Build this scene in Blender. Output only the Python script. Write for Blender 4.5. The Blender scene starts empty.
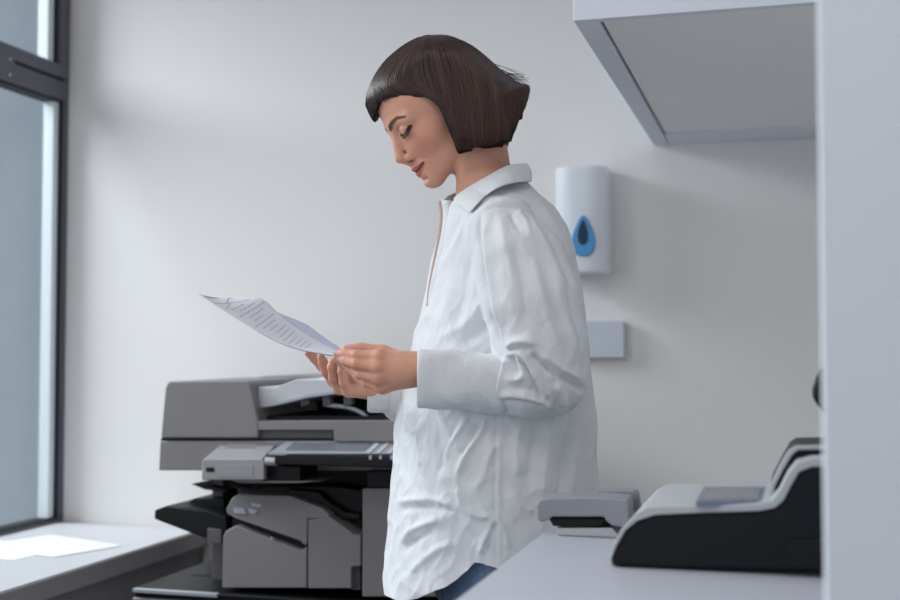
import bpy, bmesh, math, random
import numpy as np
from mathutils import Vector, Matrix, noise
random.seed(7); rng = np.random.default_rng(7)
C = bpy.context.scene.collection
F = 1180.0
YAW = math.radians(15.85); PITCH = math.radians(2.33); CAMZ = 1.14

# ------------------------------------------------------------------ helpers
def ray(px, py):
    a = (px-450)/F; b = (300-py)/F
    fw = math.cos(PITCH)-b*math.sin(PITCH); up = math.sin(PITCH)+b*math.cos(PITCH)
    return (a*math.cos(YAW)-fw*math.sin(YAW), a*math.sin(YAW)+fw*math.cos(YAW), up)
def PY(px, py, Y):
    r = ray(px, py); t = Y/r[1]; return Vector((r[0]*t, Y, CAMZ+r[2]*t))
def PX(px, py, X):
    r = ray(px, py); t = X/r[0]; return Vector((X, r[1]*t, CAMZ+r[2]*t))
def PZ(px, py, Z):
    r = ray(px, py); t = (Z-CAMZ)/r[2]; return Vector((r[0]*t, r[1]*t, Z))
D0 = 2.0
def L(px, py, y=0.0):
    """a point of the woman's own frame (x along the picture, y away from the camera) at depth D0+y"""
    a = (px-450)/F; b = (300-py)/F
    fw = math.cos(PITCH)-b*math.sin(PITCH); up = math.sin(PITCH)+b*math.cos(PITCH)
    t = (D0+y)/fw
    return np.array((a*t, y, CAMZ+up*t))
def Lproj(P):
    d = D0+P[:, 1]; w = P[:, 2]-CAMZ
    zc = d*math.cos(PITCH)+w*math.sin(PITCH); yc = -d*math.sin(PITCH)+w*math.cos(PITCH)
    return 450+F*P[:, 0]/zc, 300-F*yc/zc

def lin(c):
    return tuple(((v/255)/12.92 if v/255 <= .04045 else ((v/255+.055)/1.055)**2.4) for v in c)
def mat(name, c, rough=.5, metal=0., spec=.5, bump=None, coat=0., attr=None, sheen=0., sss=0., var=None):
    m = bpy.data.materials.new(name); m.use_nodes = True
    nt = m.node_tree; b = nt.nodes['Principled BSDF']
    col = lin(c)+(1,)
    b.inputs['Base Color'].default_value = col
    b.inputs['Roughness'].default_value = rough; b.inputs['Metallic'].default_value = metal
    b.inputs['Specular IOR Level'].default_value = spec
    b.inputs['Coat Weight'].default_value = coat
    b.inputs['Sheen Weight'].default_value = sheen
    if sss:
        b.inputs['Subsurface Weight'].default_value = sss
        b.inputs['Subsurface Radius'].default_value = (.012, .004, .002); b.inputs['Subsurface Scale'].default_value = .6
    tc = nt.nodes.new('ShaderNodeTexCoord')
    if attr:
        a = nt.nodes.new('ShaderNodeAttribute'); a.attribute_name = attr
        nt.links.new(a.outputs['Color'], b.inputs['Base Color'])
    if var:
        sc, amt = var
        n = nt.nodes.new('ShaderNodeTexNoise'); n.inputs['Scale'].default_value = sc; n.inputs['Detail'].default_value = 5
        nt.links.new(tc.outputs['Object'], n.inputs['Vector'])
        r = nt.nodes.new('ShaderNodeMapRange'); r.inputs['To Min'].default_value = 1-amt; r.inputs['To Max'].default_value = 1+amt
        nt.links.new(n.outputs['Fac'], r.inputs['Value'])
        x = nt.nodes.new('ShaderNodeVectorMath'); x.operation = 'SCALE'; x.inputs[0].default_value = col[:3]
        nt.links.new(r.outputs['Result'], x.inputs['Scale']); nt.links.new(x.outputs['Vector'], b.inputs['Base Color'])
    if bump:
        sc, st, dist = bump[:3]
        n = nt.nodes.new('ShaderNodeTexNoise'); n.inputs['Scale'].default_value = sc; n.inputs['Detail'].default_value = 4
        mp = nt.nodes.new('ShaderNodeMapping')
        if len(bump) > 3: mp.inputs['Scale'].default_value = bump[3]
        nt.links.new(tc.outputs['Object'], mp.inputs['Vector']); nt.links.new(mp.outputs['Vector'], n.inputs['Vector'])
        bp = nt.nodes.new('ShaderNodeBump'); bp.inputs['Strength'].default_value = st; bp.inputs['Distance'].default_value = dist
        nt.links.new(n.outputs['Fac'], bp.inputs['Height']); nt.links.new(bp.outputs['Normal'], b.inputs['Normal'])
    return m

def finish(name, me, m, parent=None, bevel=0, seg=2, smooth=False):
    o = bpy.data.objects.new(name, me); C.objects.link(o)
    if m is not None: me.materials.append(m)
    if bevel:
        md = o.modifiers.new('bevel', 'BEVEL'); md.width = bevel; md.segments = seg; md.limit_method = 'ANGLE'; md.angle_limit = .6
        md.harden_normals = False
    if smooth or bevel:
        for p in me.polygons: p.use_smooth = True
        if bevel:
            w = o.modifiers.new('wn', 'WEIGHTED_NORMAL'); w.keep_sharp = False
    if parent is not None:
        o.parent = parent
        pw = parent
        # parents are placed empties or meshes without scale: keep the world position
        o.matrix_parent_inverse = WORLD.get(pw.name, Matrix.Identity(4)).inverted()
    return o
WORLD = {}
def thing(name, label, cat, loc=(0, 0, 0), rz=0, group=None):
    o = bpy.data.objects.new(name, None); C.objects.link(o)
    o.location = loc; o.rotation_euler = (0, 0, rz); o['label'] = label; o['category'] = cat
    o.empty_display_size = .05
    if group: o['group'] = group
    WORLD[o.name] = Matrix.Translation(Vector(loc)) @ Matrix.Rotation(rz, 4, 'Z')
    return o
def tag(o, label, cat, group=None):
    o['label'] = label; o['category'] = cat
    if group: o['group'] = group
    return o
def struct(o): o['kind'] = 'structure'; return o

def me_from(verts, faces, name='m'):
    me = bpy.data.meshes.new(name); me.from_pydata([tuple(v) for v in verts], [], faces); me.update(); return me
def box_me(lo, hi, name='m'):
    x0, y0, z0 = lo; x1, y1, z1 = hi
    v = [(x0,y0,z0),(x1,y0,z0),(x1,y1,z0),(x0,y1,z0),(x0,y0,z1),(x1,y0,z1),(x1,y1,z1),(x0,y1,z1)]
    f = [(0,3,2,1),(4,5,6,7),(0,1,5,4),(1,2,6,5),(2,3,7,6),(3,0,4,7)]
    return me_from(v, f, name)
def box(name, lo, hi, m, parent=None, bevel=0, seg=2):
    lo, hi = [min(a, b) for a, b in zip(lo, hi)], [max(a, b) for a, b in zip(lo, hi)]
    return finish(name, box_me(lo, hi, name), m, parent, bevel, seg)
def prism_me(front, back, name='m'):
    """front/back: matching loops of 3-D points"""
    n = len(front); bm = bmesh.new()
    a = [bm.verts.new(p) for p in front]; b = [bm.verts.new(p) for p in back]
    bm.faces.new(a); bm.faces.new(list(reversed(b)))
    for i in range(n):
        j = (i+1) % n; bm.faces.new((a[j], a[i], b[i], b[j]))
    bmesh.ops.recalc_face_normals(bm, faces=bm.faces)
    me = bpy.data.meshes.new(name); bm.to_mesh(me); bm.free(); return me
def prism(name, pts, Y, depth, m, parent=None, bevel=0, seg=2):
    """polygon given by picture points on the plane at distance Y, extruded away by depth"""
    fr = [PY(x, y, Y) for x, y in pts]; bk = [p+Vector((0, depth, 0)) for p in fr]
    return finish(name, prism_me(fr, bk, name), m, parent, bevel, seg)
def grid_me(P, closed_u=False, name='m'):
    """P: nu x nv x 3"""
    nu, nv = P.shape[:2]; f = []
    for i in range(nu if closed_u else nu-1):
        for j in range(nv-1):
            a = i*nv+j; b = ((i+1) % nu)*nv+j
            f.append((a, b, b+1, a+1))
    return me_from(P.reshape(-1, 3), f, name)
def tube_me(path, rad, n=10, name='m', cap=True):
    P = [Vector(p) for p in path]
    if not hasattr(rad, '__len__'): rad = [rad]*len(P)
    v = []; f = []
    up = Vector((0, 0, 1)); nrm = None
    for i, p in enumerate(P):
        t = (P[min(i+1, len(P)-1)]-P[max(i-1, 0)]).normalized()
        if nrm is None:
            nrm = t.cross(up if abs(t.z) < .9 else Vector((1, 0, 0))).normalized()
        nrm = (nrm-t*nrm.dot(t)).normalized(); bn = t.cross(nrm)
        for k in range(n):
            a = 2*math.pi*k/n; v.append(p+(nrm*math.cos(a)+bn*math.sin(a))*rad[i])
    for i in range(len(P)-1):
        for k in range(n):
            a = i*n+k; b = i*n+(k+1) % n; f.append((a, b, b+n, a+n))
    if cap:
        f.append(tuple(reversed(range(n)))); f.append(tuple(range((len(P)-1)*n, len(P)*n)))
    return me_from(v, f, name)
def solid(o, th, off=-1):
    md = o.modifiers.new('solid', 'SOLIDIFY'); md.thickness = th; md.offset = off; return o
def smoothpath(pts, n):
    """Catmull-Rom through pts, n samples"""
    P = np.array(pts, float); m = len(P)
    Q = np.vstack([2*P[0]-P[1], P, 2*P[-1]-P[-2]])
    t = np.linspace(0, m-1, n); i = np.minimum(t.astype(int), m-2); u = (t-i)[:, None]
    a, b, c, d = Q[i], Q[i+1], Q[i+2], Q[i+3]
    return .5*((2*b)+(c-a)*u+(2*a-5*b+4*c-d)*u*u+(3*b-a-3*c+d)*u**3)
# ------------------------------------------------------------------ materials
M = {}
M['wall'] = mat('wall_paint', (235, 233, 232), .85, spec=.2, bump=(180, .08, .002))
M['ceiling'] = mat('ceiling_paint', (225, 226, 228), .9, spec=.2, bump=(150, .05, .002))
M['floor'] = mat('grey_vinyl_floor', (104, 104, 108), .5, var=(30, .06))
M['apron'] = mat('grey_apron_board', (128, 124, 127), .6, bump=(90, .05, .001))
M['sill'] = mat('white_sill', (184, 185, 189), .45, bump=(60, .03, .001))
M['silledge'] = mat('sill_edge', (150, 146, 148), .6)
M['pillar'] = mat('pale_blue_white_paint', (228, 234, 244), .7, spec=.3, bump=(120, .05, .002))
M['frame'] = mat('window_frame_metal', (92, 91, 102), .5, .1, bump=(300, .03, .0005))
M['gasket'] = mat('black_gasket', (22, 23, 28), .6)
M['reveal'] = mat('pale_reveal_strip', (225, 235, 240), .35)
M['copier'] = mat('copier_grey_plastic', (128, 125, 127), .55, bump=(900, .12, .0004))
M['copier2'] = mat('copier_lighter_plastic', (150, 148, 151), .5, bump=(900, .1, .0004))
M['copierd'] = mat('copier_dark_grey_plastic', (88, 87, 92), .55)  # darker grey plastic for recesses, brackets and plinth
M['black'] = mat('black_plastic', (10, 11, 14), .5, spec=.3, bump=(700, .1, .0004))
M['blacks'] = mat('black_satin_plastic', (9, 11, 20), .42, spec=.3)
M['traywhite'] = mat('white_tray_plastic', (196, 197, 201), .5)
M['silver'] = mat('silver_bezel', (168, 172, 182), .35, .2)
M['screen'] = mat('grey_touch_screen', (120, 122, 130), .25)
M['counter'] = mat('white_laminate', (182, 185, 195), .4, spec=.4)
M['cab'] = mat('white_cabinet_laminate', (220, 226, 236), .5)
M['cabu'] = mat('cabinet_bottom_board', (238, 238, 239), .6)
M['disp'] = mat('white_dispenser_plastic', (226, 231, 238), .35)
M['blue'] = mat('blue_plastic_window', (72, 150, 210), .3, coat=.3)
M['bluedk'] = mat('dark_blue_sight_glass', (16, 50, 78), .25)
M['scan'] = mat('light_grey_scanner_plastic', (176, 180, 184), .5)
M['punch'] = mat('grey_punch_plastic', (140, 143, 150), .5)
M['chrome'] = mat('polished_steel', (190, 192, 196), .2, 1.)
M['paper'] = mat('white_paper', (232, 233, 240), .8, spec=.2)
M['sillpaper'] = mat('copy_paper', (214, 216, 222), .8, spec=.2)
M['paper2'] = mat('bluish_paper', (205, 212, 232), .8, spec=.2)
M['shirt'] = mat('white_cotton', (216, 218, 222), .85, spec=.2, sheen=.15, bump=(28, .6, .009, (1, 1, .5)))
M['tan'] = mat('tan_placket_lining', (178, 148, 138), .8)
M['denim'] = mat('blue_denim', (104, 124, 152), .9, spec=.2, bump=(500, .8, .002), var=(140, .45))
M['skin'] = mat('skin', (200, 150, 125), .48, spec=.35, attr='Col', sss=.12)
M['hair'] = mat('dark_brown_hair', (60, 42, 36), .34, spec=.4, attr='Col')
M['hairbase'] = mat('dark_hair_mass', (40, 27, 24), .75, spec=.12, attr='Col')
M['lash'] = mat('dark_lashes', (22, 16, 15), .6)
M['shoe'] = mat('white_leather_shoe', (210, 208, 205), .5)
M['sole'] = mat('rubber_sole', (235, 235, 232), .6)
def glassmat():
    m = bpy.data.materials.new('thin_window_glass'); m.use_nodes = True; nt = m.node_tree; nt.nodes.clear()
    out = nt.nodes.new('ShaderNodeOutputMaterial'); mx = nt.nodes.new('ShaderNodeMixShader'); tr = nt.nodes.new('ShaderNodeBsdfTransparent'); gl = nt.nodes.new('ShaderNodeBsdfGlossy')
    tr.inputs['Color'].default_value = (.88, .90, .91, 1); gl.inputs['Roughness'].default_value = .05
    mx.inputs[0].default_value = .08; nt.links.new(tr.outputs[0], mx.inputs[1]); nt.links.new(gl.outputs[0], mx.inputs[2]); nt.links.new(mx.outputs[0], out.inputs[0])
    return m
M['glass'] = glassmat()

# ------------------------------------------------------------------ room
YB = 3.05
XW = PY(66, 300, YB).x            # plane of the window
XA = PY(203, 536, YB).x           # wall below the sill
ZS = PY(64, 521, YB).z            # sill top
XR = .42; CEIL = 2.75; YF0 = -2.6
print('room', XW, XA, ZS)
struct(box('wall_back', (PY(53.5, 300, YB).x, YB, 0), (XR+.2, YB+.15, CEIL), M['wall']))
struct(box('floor', (XW-.3, YF0, -.1), (2.2, YB+.15, 0), M['floor']))
struct(box('ceiling', (XW-.3, YF0, CEIL), (2.2, YB+.15, CEIL+.1), M['ceiling']))
struct(box('wall_left', (XA-.12, YF0, 0), (XA, YB, ZS-.045), M['apron']))
struct(box('wall_left', (XW-.3, YF0, CEIL-.25), (XW+.1, YB, CEIL), M['wall']))
struct(box('wall_right', (XR, .98, 0), (XR+.12, YB, CEIL), M['wall']))
# near partition whose end face closes the picture on the right
pe = PY(823, 300, .92)
struct(box('wall_partition', (pe.x, .92, 0), (2.2, .98, CEIL), M['pillar']))
s = struct(box('trim_1', (XW-.02, YF0, ZS-.045), (XA+.012, YB, ZS), M['sill'], bevel=.003))
s.name = 'trim_sill'
e = struct(box('trim_sill_edge', (XA+.012, YF0, ZS-.047), (XA+.016, YB, ZS-.004), M['silledge']))

# window: outer frame, transom, opening sash above, fixed pane below
def wbox(name, y0, y1, z0, z1, x0, x1, m, parent, bevel=.002):
    return box(name, (XW+x0, y0, z0), (XW+x1, y1, z1), m, parent, bevel)
def wz(py, y=None, px=62): return PX(px, py, XW+.0).z
zt1 = PY(64, 81, YB).z; zt0 = PY(62, 103, YB).z
WT = CEIL-.25; Y0W = 1.35
w = box('window_1', (XW-.06, YB-.004, ZS), (XW+.0, YB, WT), M['frame']); struct(w)
yR = YB-.002
wbox('window_frame', yR-.022, yR, ZS+.001, WT, -.06, 0, M['frame'], w)
wbox('window_frame', Y0W, yR-.024, ZS+.001, ZS+.010, -.06, 0, M['frame'], w)
wbox('window_frame', Y0W, Y0W+.06, ZS+.001, WT, -.06, 0, M['frame'], w)
wbox('transom', Y0W, yR-.024, zt0, zt1-.012, -.06, .008, M['frame'], w)
wbox('sash', yR-.052, yR-.026, zt1-.004, WT-.03, -.055, .014, M['frame'], w)
wbox('sash', Y0W+.05, yR-.054, zt1-.004, zt1+.034, -.055, .014, M['frame'], w)
wbox('gasket', yR-.060, yR-.054, zt1+.034, WT, -.05, -.004, M['gasket'], w, 0)
wbox('gasket', Y0W, yR-.054, zt1-.012, zt1-.004, -.05, .004, M['gasket'], w, 0)
wbox('gasket', yR-.03, yR-.022, ZS+.010, zt0, -.05, -.004, M['gasket'], w, 0)
wbox('gasket', Y0W+.06, yR-.03, ZS+.010, ZS+.016, -.05, -.004, M['gasket'], w, 0)
wbox('gasket', Y0W+.06, yR-.03, zt0-.006, zt0, -.05, -.004, M['gasket'], w, 0)
wbox('reveal_strip', yR-.088, yR-.060, zt1+.034, WT, -.045, -.012, M['reveal'], w, 0)  # pale strips added for the daylit outer reveal behind the glass
wbox('reveal_strip', yR-.056, yR-.03, ZS+.016, zt0-.006, -.045, -.012, M['reveal'], w, 0)
wbox('pane', Y0W+.06, yR-.05, zt1+.03, WT, -.034, -.026, M['glass'], w, 0)
wbox('pane', Y0W+.06, yR-.03, ZS+.012, zt0, -.034, -.026, M['glass'], w, 0)
# hinge plate on the transom
p1 = PX(-3, 50, XW+.014); p2 = PX(13, 78, XW+.014)
hz = (p1.z+p2.z)/2
hp = box('hinge', (XW+.014, p2.y-.10, hz-.042), (XW+.019, p2.y, hz+.03), M['frame'], w, .001)
for dz in (-.026, .016):
    me = bpy.data.meshes.new('screw'); bm = bmesh.new(); bmesh.ops.create_uvsphere(bm, u_segments=12, v_segments=8, radius=.005)
    bmesh.ops.translate(bm, verts=bm.verts, vec=(XW+.019, p2.y-.022, hz+dz)); bm.to_mesh(me); bm.free()
    finish('screw', me, M['chrome'], w, smooth=True)

# second, out-of-frame window bay of the same band (daylight comes in here)
w2 = struct(box('window_2', (XW-.06, YF0, ZS), (XW, YF0+.06, WT), M['frame']))
wbox('window_frame', YF0+.06, Y0W-.002, ZS+.001, ZS+.03, -.06, 0, M['frame'], w2)

# papers lying on the sill
def flat_poly(name, pts, m, th, parent=None):
    fr = [PZ(x, y, ZS+th+.0005) for x, y in pts]; bk = [p-Vector((0, 0, th)) for p in fr]
    return finish(name, prism_me(fr, bk, name), m, parent)
a = PZ(126, 541, ZS); 
def sheet_on_sill(c, rz, name, label, z):
    me = box_me((-.105, -.1485, 0), (.105, .1485, .0006)); o = finish(name, me, M['sillpaper'])
    o.location = (c[0], c[1], z); o.rotation_euler = (0, 0, rz); return tag(o, label, 'paper', None)
c1 = PZ(52, 546, ZS); c2 = PZ(-8, 549, ZS)
sheet_on_sill((c1.x, c1.y), math.radians(70), 'paper_sheet', 'white paper sheet lying on the window sill, the nearer to the copier', ZS+.0012)
sheet_on_sill((c2.x+.02, c2.y), math.radians(83), 'paper_sheet', 'white paper sheet half under another one on the window sill', ZS+.0003)

# ------------------------------------------------------------------ soap dispenser and small box on the wall
p0 = PY(553, 166, YB-.11); p1 = PY(607, 273, YB-.11)
d = thing('soap_dispenser', 'white wall dispenser with a blue drop shaped sight window behind her shoulder', 'dispenser', ((p0.x+p1.x)/2, YB, p1.z))
def rounded_box_me(x0, x1, z0, z1, y_front, y_back, r, n=6, bulge=.0):
    cs = [(x1-r, z1-r, 0), (x0+r, z1-r, 90), (x0+r, z0+r, 180), (x1-r, z0+r, 270)]
    lp = []
    for cx, cz, a0 in cs:
        for k in range(n+1):
            a = math.radians(a0+90*k/n); lp.append((cx+r*math.cos(a), cz+r*math.sin(a)))
    return prism_me([Vector((x, y_front, z)) for x, z in lp], [Vector((x, y_back, z)) for x, z in lp])
# housing with a rounded front: section across x, extruded in z
xc = (p0.x+p1.x)/2; hw = (p1.x-p0.x)/2
sec = []
for k in range(25):
    t = -1+2*k/24; sec.append((xc+hw*t, YB-.11+.028*abs(t)**3.2))
sec += [(xc+hw, YB-.02), (xc+hw-.006, YB), (xc-hw+.006, YB), (xc-hw, YB-.02)]
me = prism_me([Vector((x, y, p0.z)) for x, y in sec], [Vector((x, y, p1.z)) for x, y in sec])
finish('housing', me, M['disp'], d, .008, 3)
dc = PY(583, 236, YB-.114)
def drop_loop(cx, cz, w_, h_, n=40):
    out = []
    for k in range(n):
        a = 2*math.pi*k/n; r = math.cos(a)
        z = h_*math.cos(a); x = w_*math.sin(a)*(1-.42*math.cos(a))**1.0*.95
        out.append((cx+x, cz+z))
    return out
lp = drop_loop(dc.x, dc.z, .0295, .052)
finish('sight_window', prism_me([Vector((x, YB-.116, z)) for x, z in lp], [Vector((x, YB-.100, z)) for x, z in lp]), M['blue'], d, .003, 3)
lp = drop_loop(dc.x, dc.z+.009, .013, .032)
finish('sight_glass', prism_me([Vector((x, YB-.1175, z)) for x, z in lp], [Vector((x, YB-.110, z)) for x, z in lp]), M['bluedk'], d, .001)
lo = PY(586, 358, YB-.028); hi = PY(624, 321, YB-.028)
xb0 = hi.x-.145
bx_ = thing('wall_box', 'flat pale grey switch box on the wall below the dispenser', 'switch box', ((xb0+hi.x)/2, YB, lo.z))
box('cover', (xb0, YB-.028, lo.z), (hi.x, YB-.004, hi.z), mat('pale_blue_grey_plastic', (205, 211, 221), .5), bx_, .003)
box('back_plate', (xb0+.003, YB-.004, lo.z+.003), (hi.x-.003, YB, hi.z-.003), M['copierd'], bx_)

# ------------------------------------------------------------------ wall cupboard, upper right
HC = CAMZ+.52
cl = PZ(574, 24, HC); cr = PY(661, 144, YB)
print('cupboard', cl, cr)
yc0 = cl.y; xl = PZ(653, 144, HC).x
cb = thing('wall_cupboard', 'white wall cupboard seen from below at top right', 'cupboard', (XR-.2, (yc0+YB)/2, HC))
TK = .035
xd = xl+.040
box('door', (xd-.040, yc0+.0004, HC), (xd-.003, YB-.004, HC+.72), M['cab'], cb, .0015)
box('side_panel', (xd-.040, yc0-.018, HC), (XR, yc0, HC+.72), M['cab'], cb, .0015)
box('side_panel', (xd+.0, YB-.15, HC), (XR, YB, HC+.72), M['cab'], cb, .001)
box('bottom_panel', (xd+.002, yc0+.0, HC+.006), (XR, YB-.15, HC+.032), M['cabu'], cb)
box('back_panel', (XR-.01, yc0+.02, HC+.032), (XR, YB-.045, HC+.72), M['cab'], cb)
box('top_panel', (xd+.002, yc0, HC+.72), (XR, YB, HC+.738), M['cab'], cb)

# ------------------------------------------------------------------ counter
ZC = .89
k1 = PZ(548, 527, ZC); k2 = PZ(470, 592, ZC)
xk = (k1.x+k2.x)/2; yk = k1.y
print('counter', k1, k2)
ct = box('worktop', (xk, 1.003, ZC-.03), (XR, yk, ZC), M['counter'], None, .002)
tag(ct, 'white laminate worktop running towards the copier room corner', 'worktop')
bc = thing('base_cabinet', 'white base cabinet under the worktop', 'cabinet', (XR-.3, 1.3, 0))
box('carcass', (xk+.04, 1.02, .1), (XR-.004, yk-.02, ZC-.03), M['cab'], bc, .002)
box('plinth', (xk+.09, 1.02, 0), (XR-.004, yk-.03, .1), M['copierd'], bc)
box('door', (xk+.02, 1.02, .11), (xk+.038, yk-.022, ZC-.035), M['cab'], bc, .002)

# ------------------------------------------------------------------ label scanner on the counter
def scn(px, py, Y): return PY(px, py, Y)
YS = PZ(612, 568, ZC).y+.004; YD = .23
print('scanner Y', YS)
sc_ = thing('desktop_scanner', 'black sided desktop scanner with light grey top on the worktop', 'scanner', (scn(720, 560, YS).x, YS+YD/2, ZC))
def clampz(v): v.z = max(v.z, ZC+.001); return v
def prism2(name, pts, Y, depth, m, parent, bevel=0, smooth_n=0):
    if smooth_n: pts = smoothpath(pts, smooth_n)
    fr = [clampz(PY(x, y, Y)) for x, y in pts]; bk = [p+Vector((0, depth, 0)) for p in fr]
    return finish(name, prism_me(fr, bk, name), m, parent, bevel, 2)
body = [(611, 572), (611, 560), (616, 547), (625, 531), (637, 521), (655, 515), (700, 513), (760, 511), (775, 508), (784, 500), (791, 486), (799, 472), (812, 467), (850, 466), (850, 572)]
prism2('base', body, YS, YD, M['blacks'], sc_, .004)
top = [(609, 560), (613, 545), (622, 528), (635, 514), (648, 507), (700, 506), (757, 504), (771, 501), (779, 492), (788, 474), (797, 463), (812, 459), (850, 458),
       (850, 466), (812, 467), (799, 472), (791, 486), (784, 500), (775, 508), (760, 511), (700, 513), (655, 515), (637, 521), (625, 531), (616, 547), (611, 560)]
prism2('top_shell', top, YS-.002, YD+.004, M['scan'], sc_, .0015)
# recess window in the top deck
zt = PY(728, 505, YS).z+.0035
q = [PZ(698, 500, zt+.0015), PZ(757, 499, zt+.0015), PZ(762, 488, zt+.0015), PZ(706, 488, zt+.0015)]
finish('display_window', prism_me(q, [p-Vector((0, 0, .006)) for p in q]), M['screen'], sc_)
q2 = [PZ(696, 501.5, zt+.0008), PZ(761, 500.5, zt+.0008), PZ(766, 486.5, zt+.0008), PZ(704, 486.5, zt+.0008)]
finish('display_frame', prism_me(q2, [p-Vector((0, 0, .006)) for p in q2]), mat('bluish_grey_bezel', (122, 134, 158), .4), sc_)
# raised hood: grey rail with black cover behind
hood = [(768, 500), (772, 485), (781, 468), (790, 452), (797, 447), (850, 446), (850, 458), (812, 459), (797, 463), (788, 474), (779, 492), (771, 501)]
prism2('hood', hood, YS+.05, YD-.08, M['blacks'], sc_, .003)
rail = [(767, 500), (770, 485), (779, 467), (788, 451), (796, 446), (850, 445), (850, 449), (798, 450), (792, 455), (783, 470), (775, 486), (772, 500)]
prism2('hood_rail', rail, YS+.044, .012, M['scan'], sc_, .001)
q = [(786, 540), (850, 540), (850, 568), (786, 568)]
prism2('side_hatch', q, YS-.0045, .006, M['black'], sc_, .001)
# dark guide arm that shows beside the partition, above the hood
arm = [(850, 350), (832, 358), (822, 368), (817, 378), (813, 390), (813, 399), (818, 406), (828, 420), (836, 446), (850, 446)]
prism2('guide_arm', arm, YS+.07, .05, M['black'], sc_, .004)

# ------------------------------------------------------------------ hole punch / stapler on the far end of the counter
YP = yk-.075
hp_ = thing('hole_punch', 'light grey desk punch with a black jaw on the far end of the worktop', 'hole punch', (PY(585, 525, YP).x, YP+.03, ZC))
def pr(name, pts, Y, dep, m, bev): return prism2(name, pts, Y, dep, m, hp_, bev)
pr('handle', [(537, 519), (536, 506), (539, 500), (550, 498), (585, 497), (610, 498), (628, 500), (629, 520), (624, 528), (612, 526), (606, 521), (604, 517), (552, 517), (546, 521), (540, 522)], YP, .06, M['punch'], .003)
pr('jaw', [(549, 519), (603, 519), (606, 518), (601, 526.2), (553, 526.2)], YP+.004, .05, M['black'], .0008)
pr('base_plate', [(556, 528.3), (612, 528.3), (620, 540), (556, 540)], YP+.003, .055, M['scan'], .0006)
pr('back_housing', [(594, 492), (597, 490), (634, 490), (638, 493), (640, 506), (640, 530), (594, 530)], YP+.063, .02, M['punch'], .003)

# the wall of the building across the yard, all that the window shows
M['outside'] = mat('blue_grey_render_outside', (198, 216, 228), .9, spec=.1, bump=(8, .3, .02, (1, 6, .3)), var=(3, .05))
struct(box('wall_across_the_yard', (-7.2, -3, -1), (-7.0, 20, 8), M['outside']))
# ------------------------------------------------------------------ office copier
Y1 = 2.46
cp = thing('office_copier', 'large grey office copier with document feeder and open output trays behind the woman', 'copier', (PY(270, 590, Y1).x, 2.75, 0))
def cpr(name, pts, Y, dep, m, bev=.003, parent=cp, **k): return prism(name, pts, Y, dep, m, parent, bev)
XRT = 470
fd = cpr('document_feeder', [(160.5, 438), (163, 410), (165, 388), (168, 381.5), (246, 380.5), (250, 383), (258, 421), (258, 438)], Y1, .42, M['copier'], .004)
cpr('feeder_hood', [(250, 400), (250, 380), (262, 376), (300, 374), (335, 375), (338, 379), (300, 381), (262, 384)], Y1+.28, .12, M['copier2'], .003)
cpr('feeder_back', [(254, 425), (256, 384), (XRT, 384), (XRT, 425)], Y1+.36, .04, M['black'], .002)
# front ledge with the long recessed grip
cpr('feeder_ledge', [(258, 421), (XRT, 421), (XRT, 441.5), (334, 441.5), (333, 430), (258, 430)], Y1, .40, M['copier'], .0015)
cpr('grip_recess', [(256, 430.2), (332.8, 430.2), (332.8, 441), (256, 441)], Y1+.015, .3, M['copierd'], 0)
cpr('lower_tray', [(258, 421), (262, 416), (372, 416), (396, 411), (XRT, 405), (XRT, 421)], Y1+.05, .3, M['black'], .002)
cpr('paper_tray', [(258, 387), (276, 387), (296, 379.5), (328, 380), (352, 380), (378, 381), (400, 378), (400, 383), (345, 393), (308, 398), (275, 406), (261, 408), (258, 407)], Y1+.03, .27, M['traywhite'], .002)
cpr('tray_lip', [(259, 403), (275, 402), (308, 394), (345, 389), (345, 392.5), (308, 397.6), (275, 405.6), (259, 407.4)], Y1+.024, .008, M['silver'], .001)
me = tube_me([PY(x, y, Y1+.06) for x, y in smoothpath([(326, 405), (338, 406), (350, 408), (360, 412), (368, 418)], 14)], .005, 8)
finish('paper_guide', me, M['silver'], cp, smooth=True)
for x in (300, 322, 343):
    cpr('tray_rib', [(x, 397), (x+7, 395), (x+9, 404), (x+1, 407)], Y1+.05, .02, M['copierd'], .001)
# original sheet left in the feeder
fs = cpr('paper_stack', [(318, 378), (345, 373), (380, 372), (398, 371), (398, 375), (345, 384), (320, 386)], Y1+.05, .21, M['paper'], .0005, parent=None)
tag(fs, 'white papers lying in the feeder tray of the copier, under her hands', 'paper')
# scanner body
cpr('scanner_body', [(158.5, 470.5), (160, 441), (XRT, 441), (XRT, 470.5)], Y1+.005, .50, M['copier'], .003)
cpr('seam', [(161, 438), (XRT, 438), (XRT, 441), (161, 441)], Y1+.012, .45, M['black'], 0)
# column between scanner and paper deck
cpr('rear_column', [(212, 470), (XRT, 470), (XRT, 592), (212, 592)], Y1+.40, .14, M['black'], .002)
cpr('inner_bay', [(258, 470), (XRT, 470), (XRT, 500), (258, 500)], Y1+.10, .28, M['black'], .002)
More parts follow.
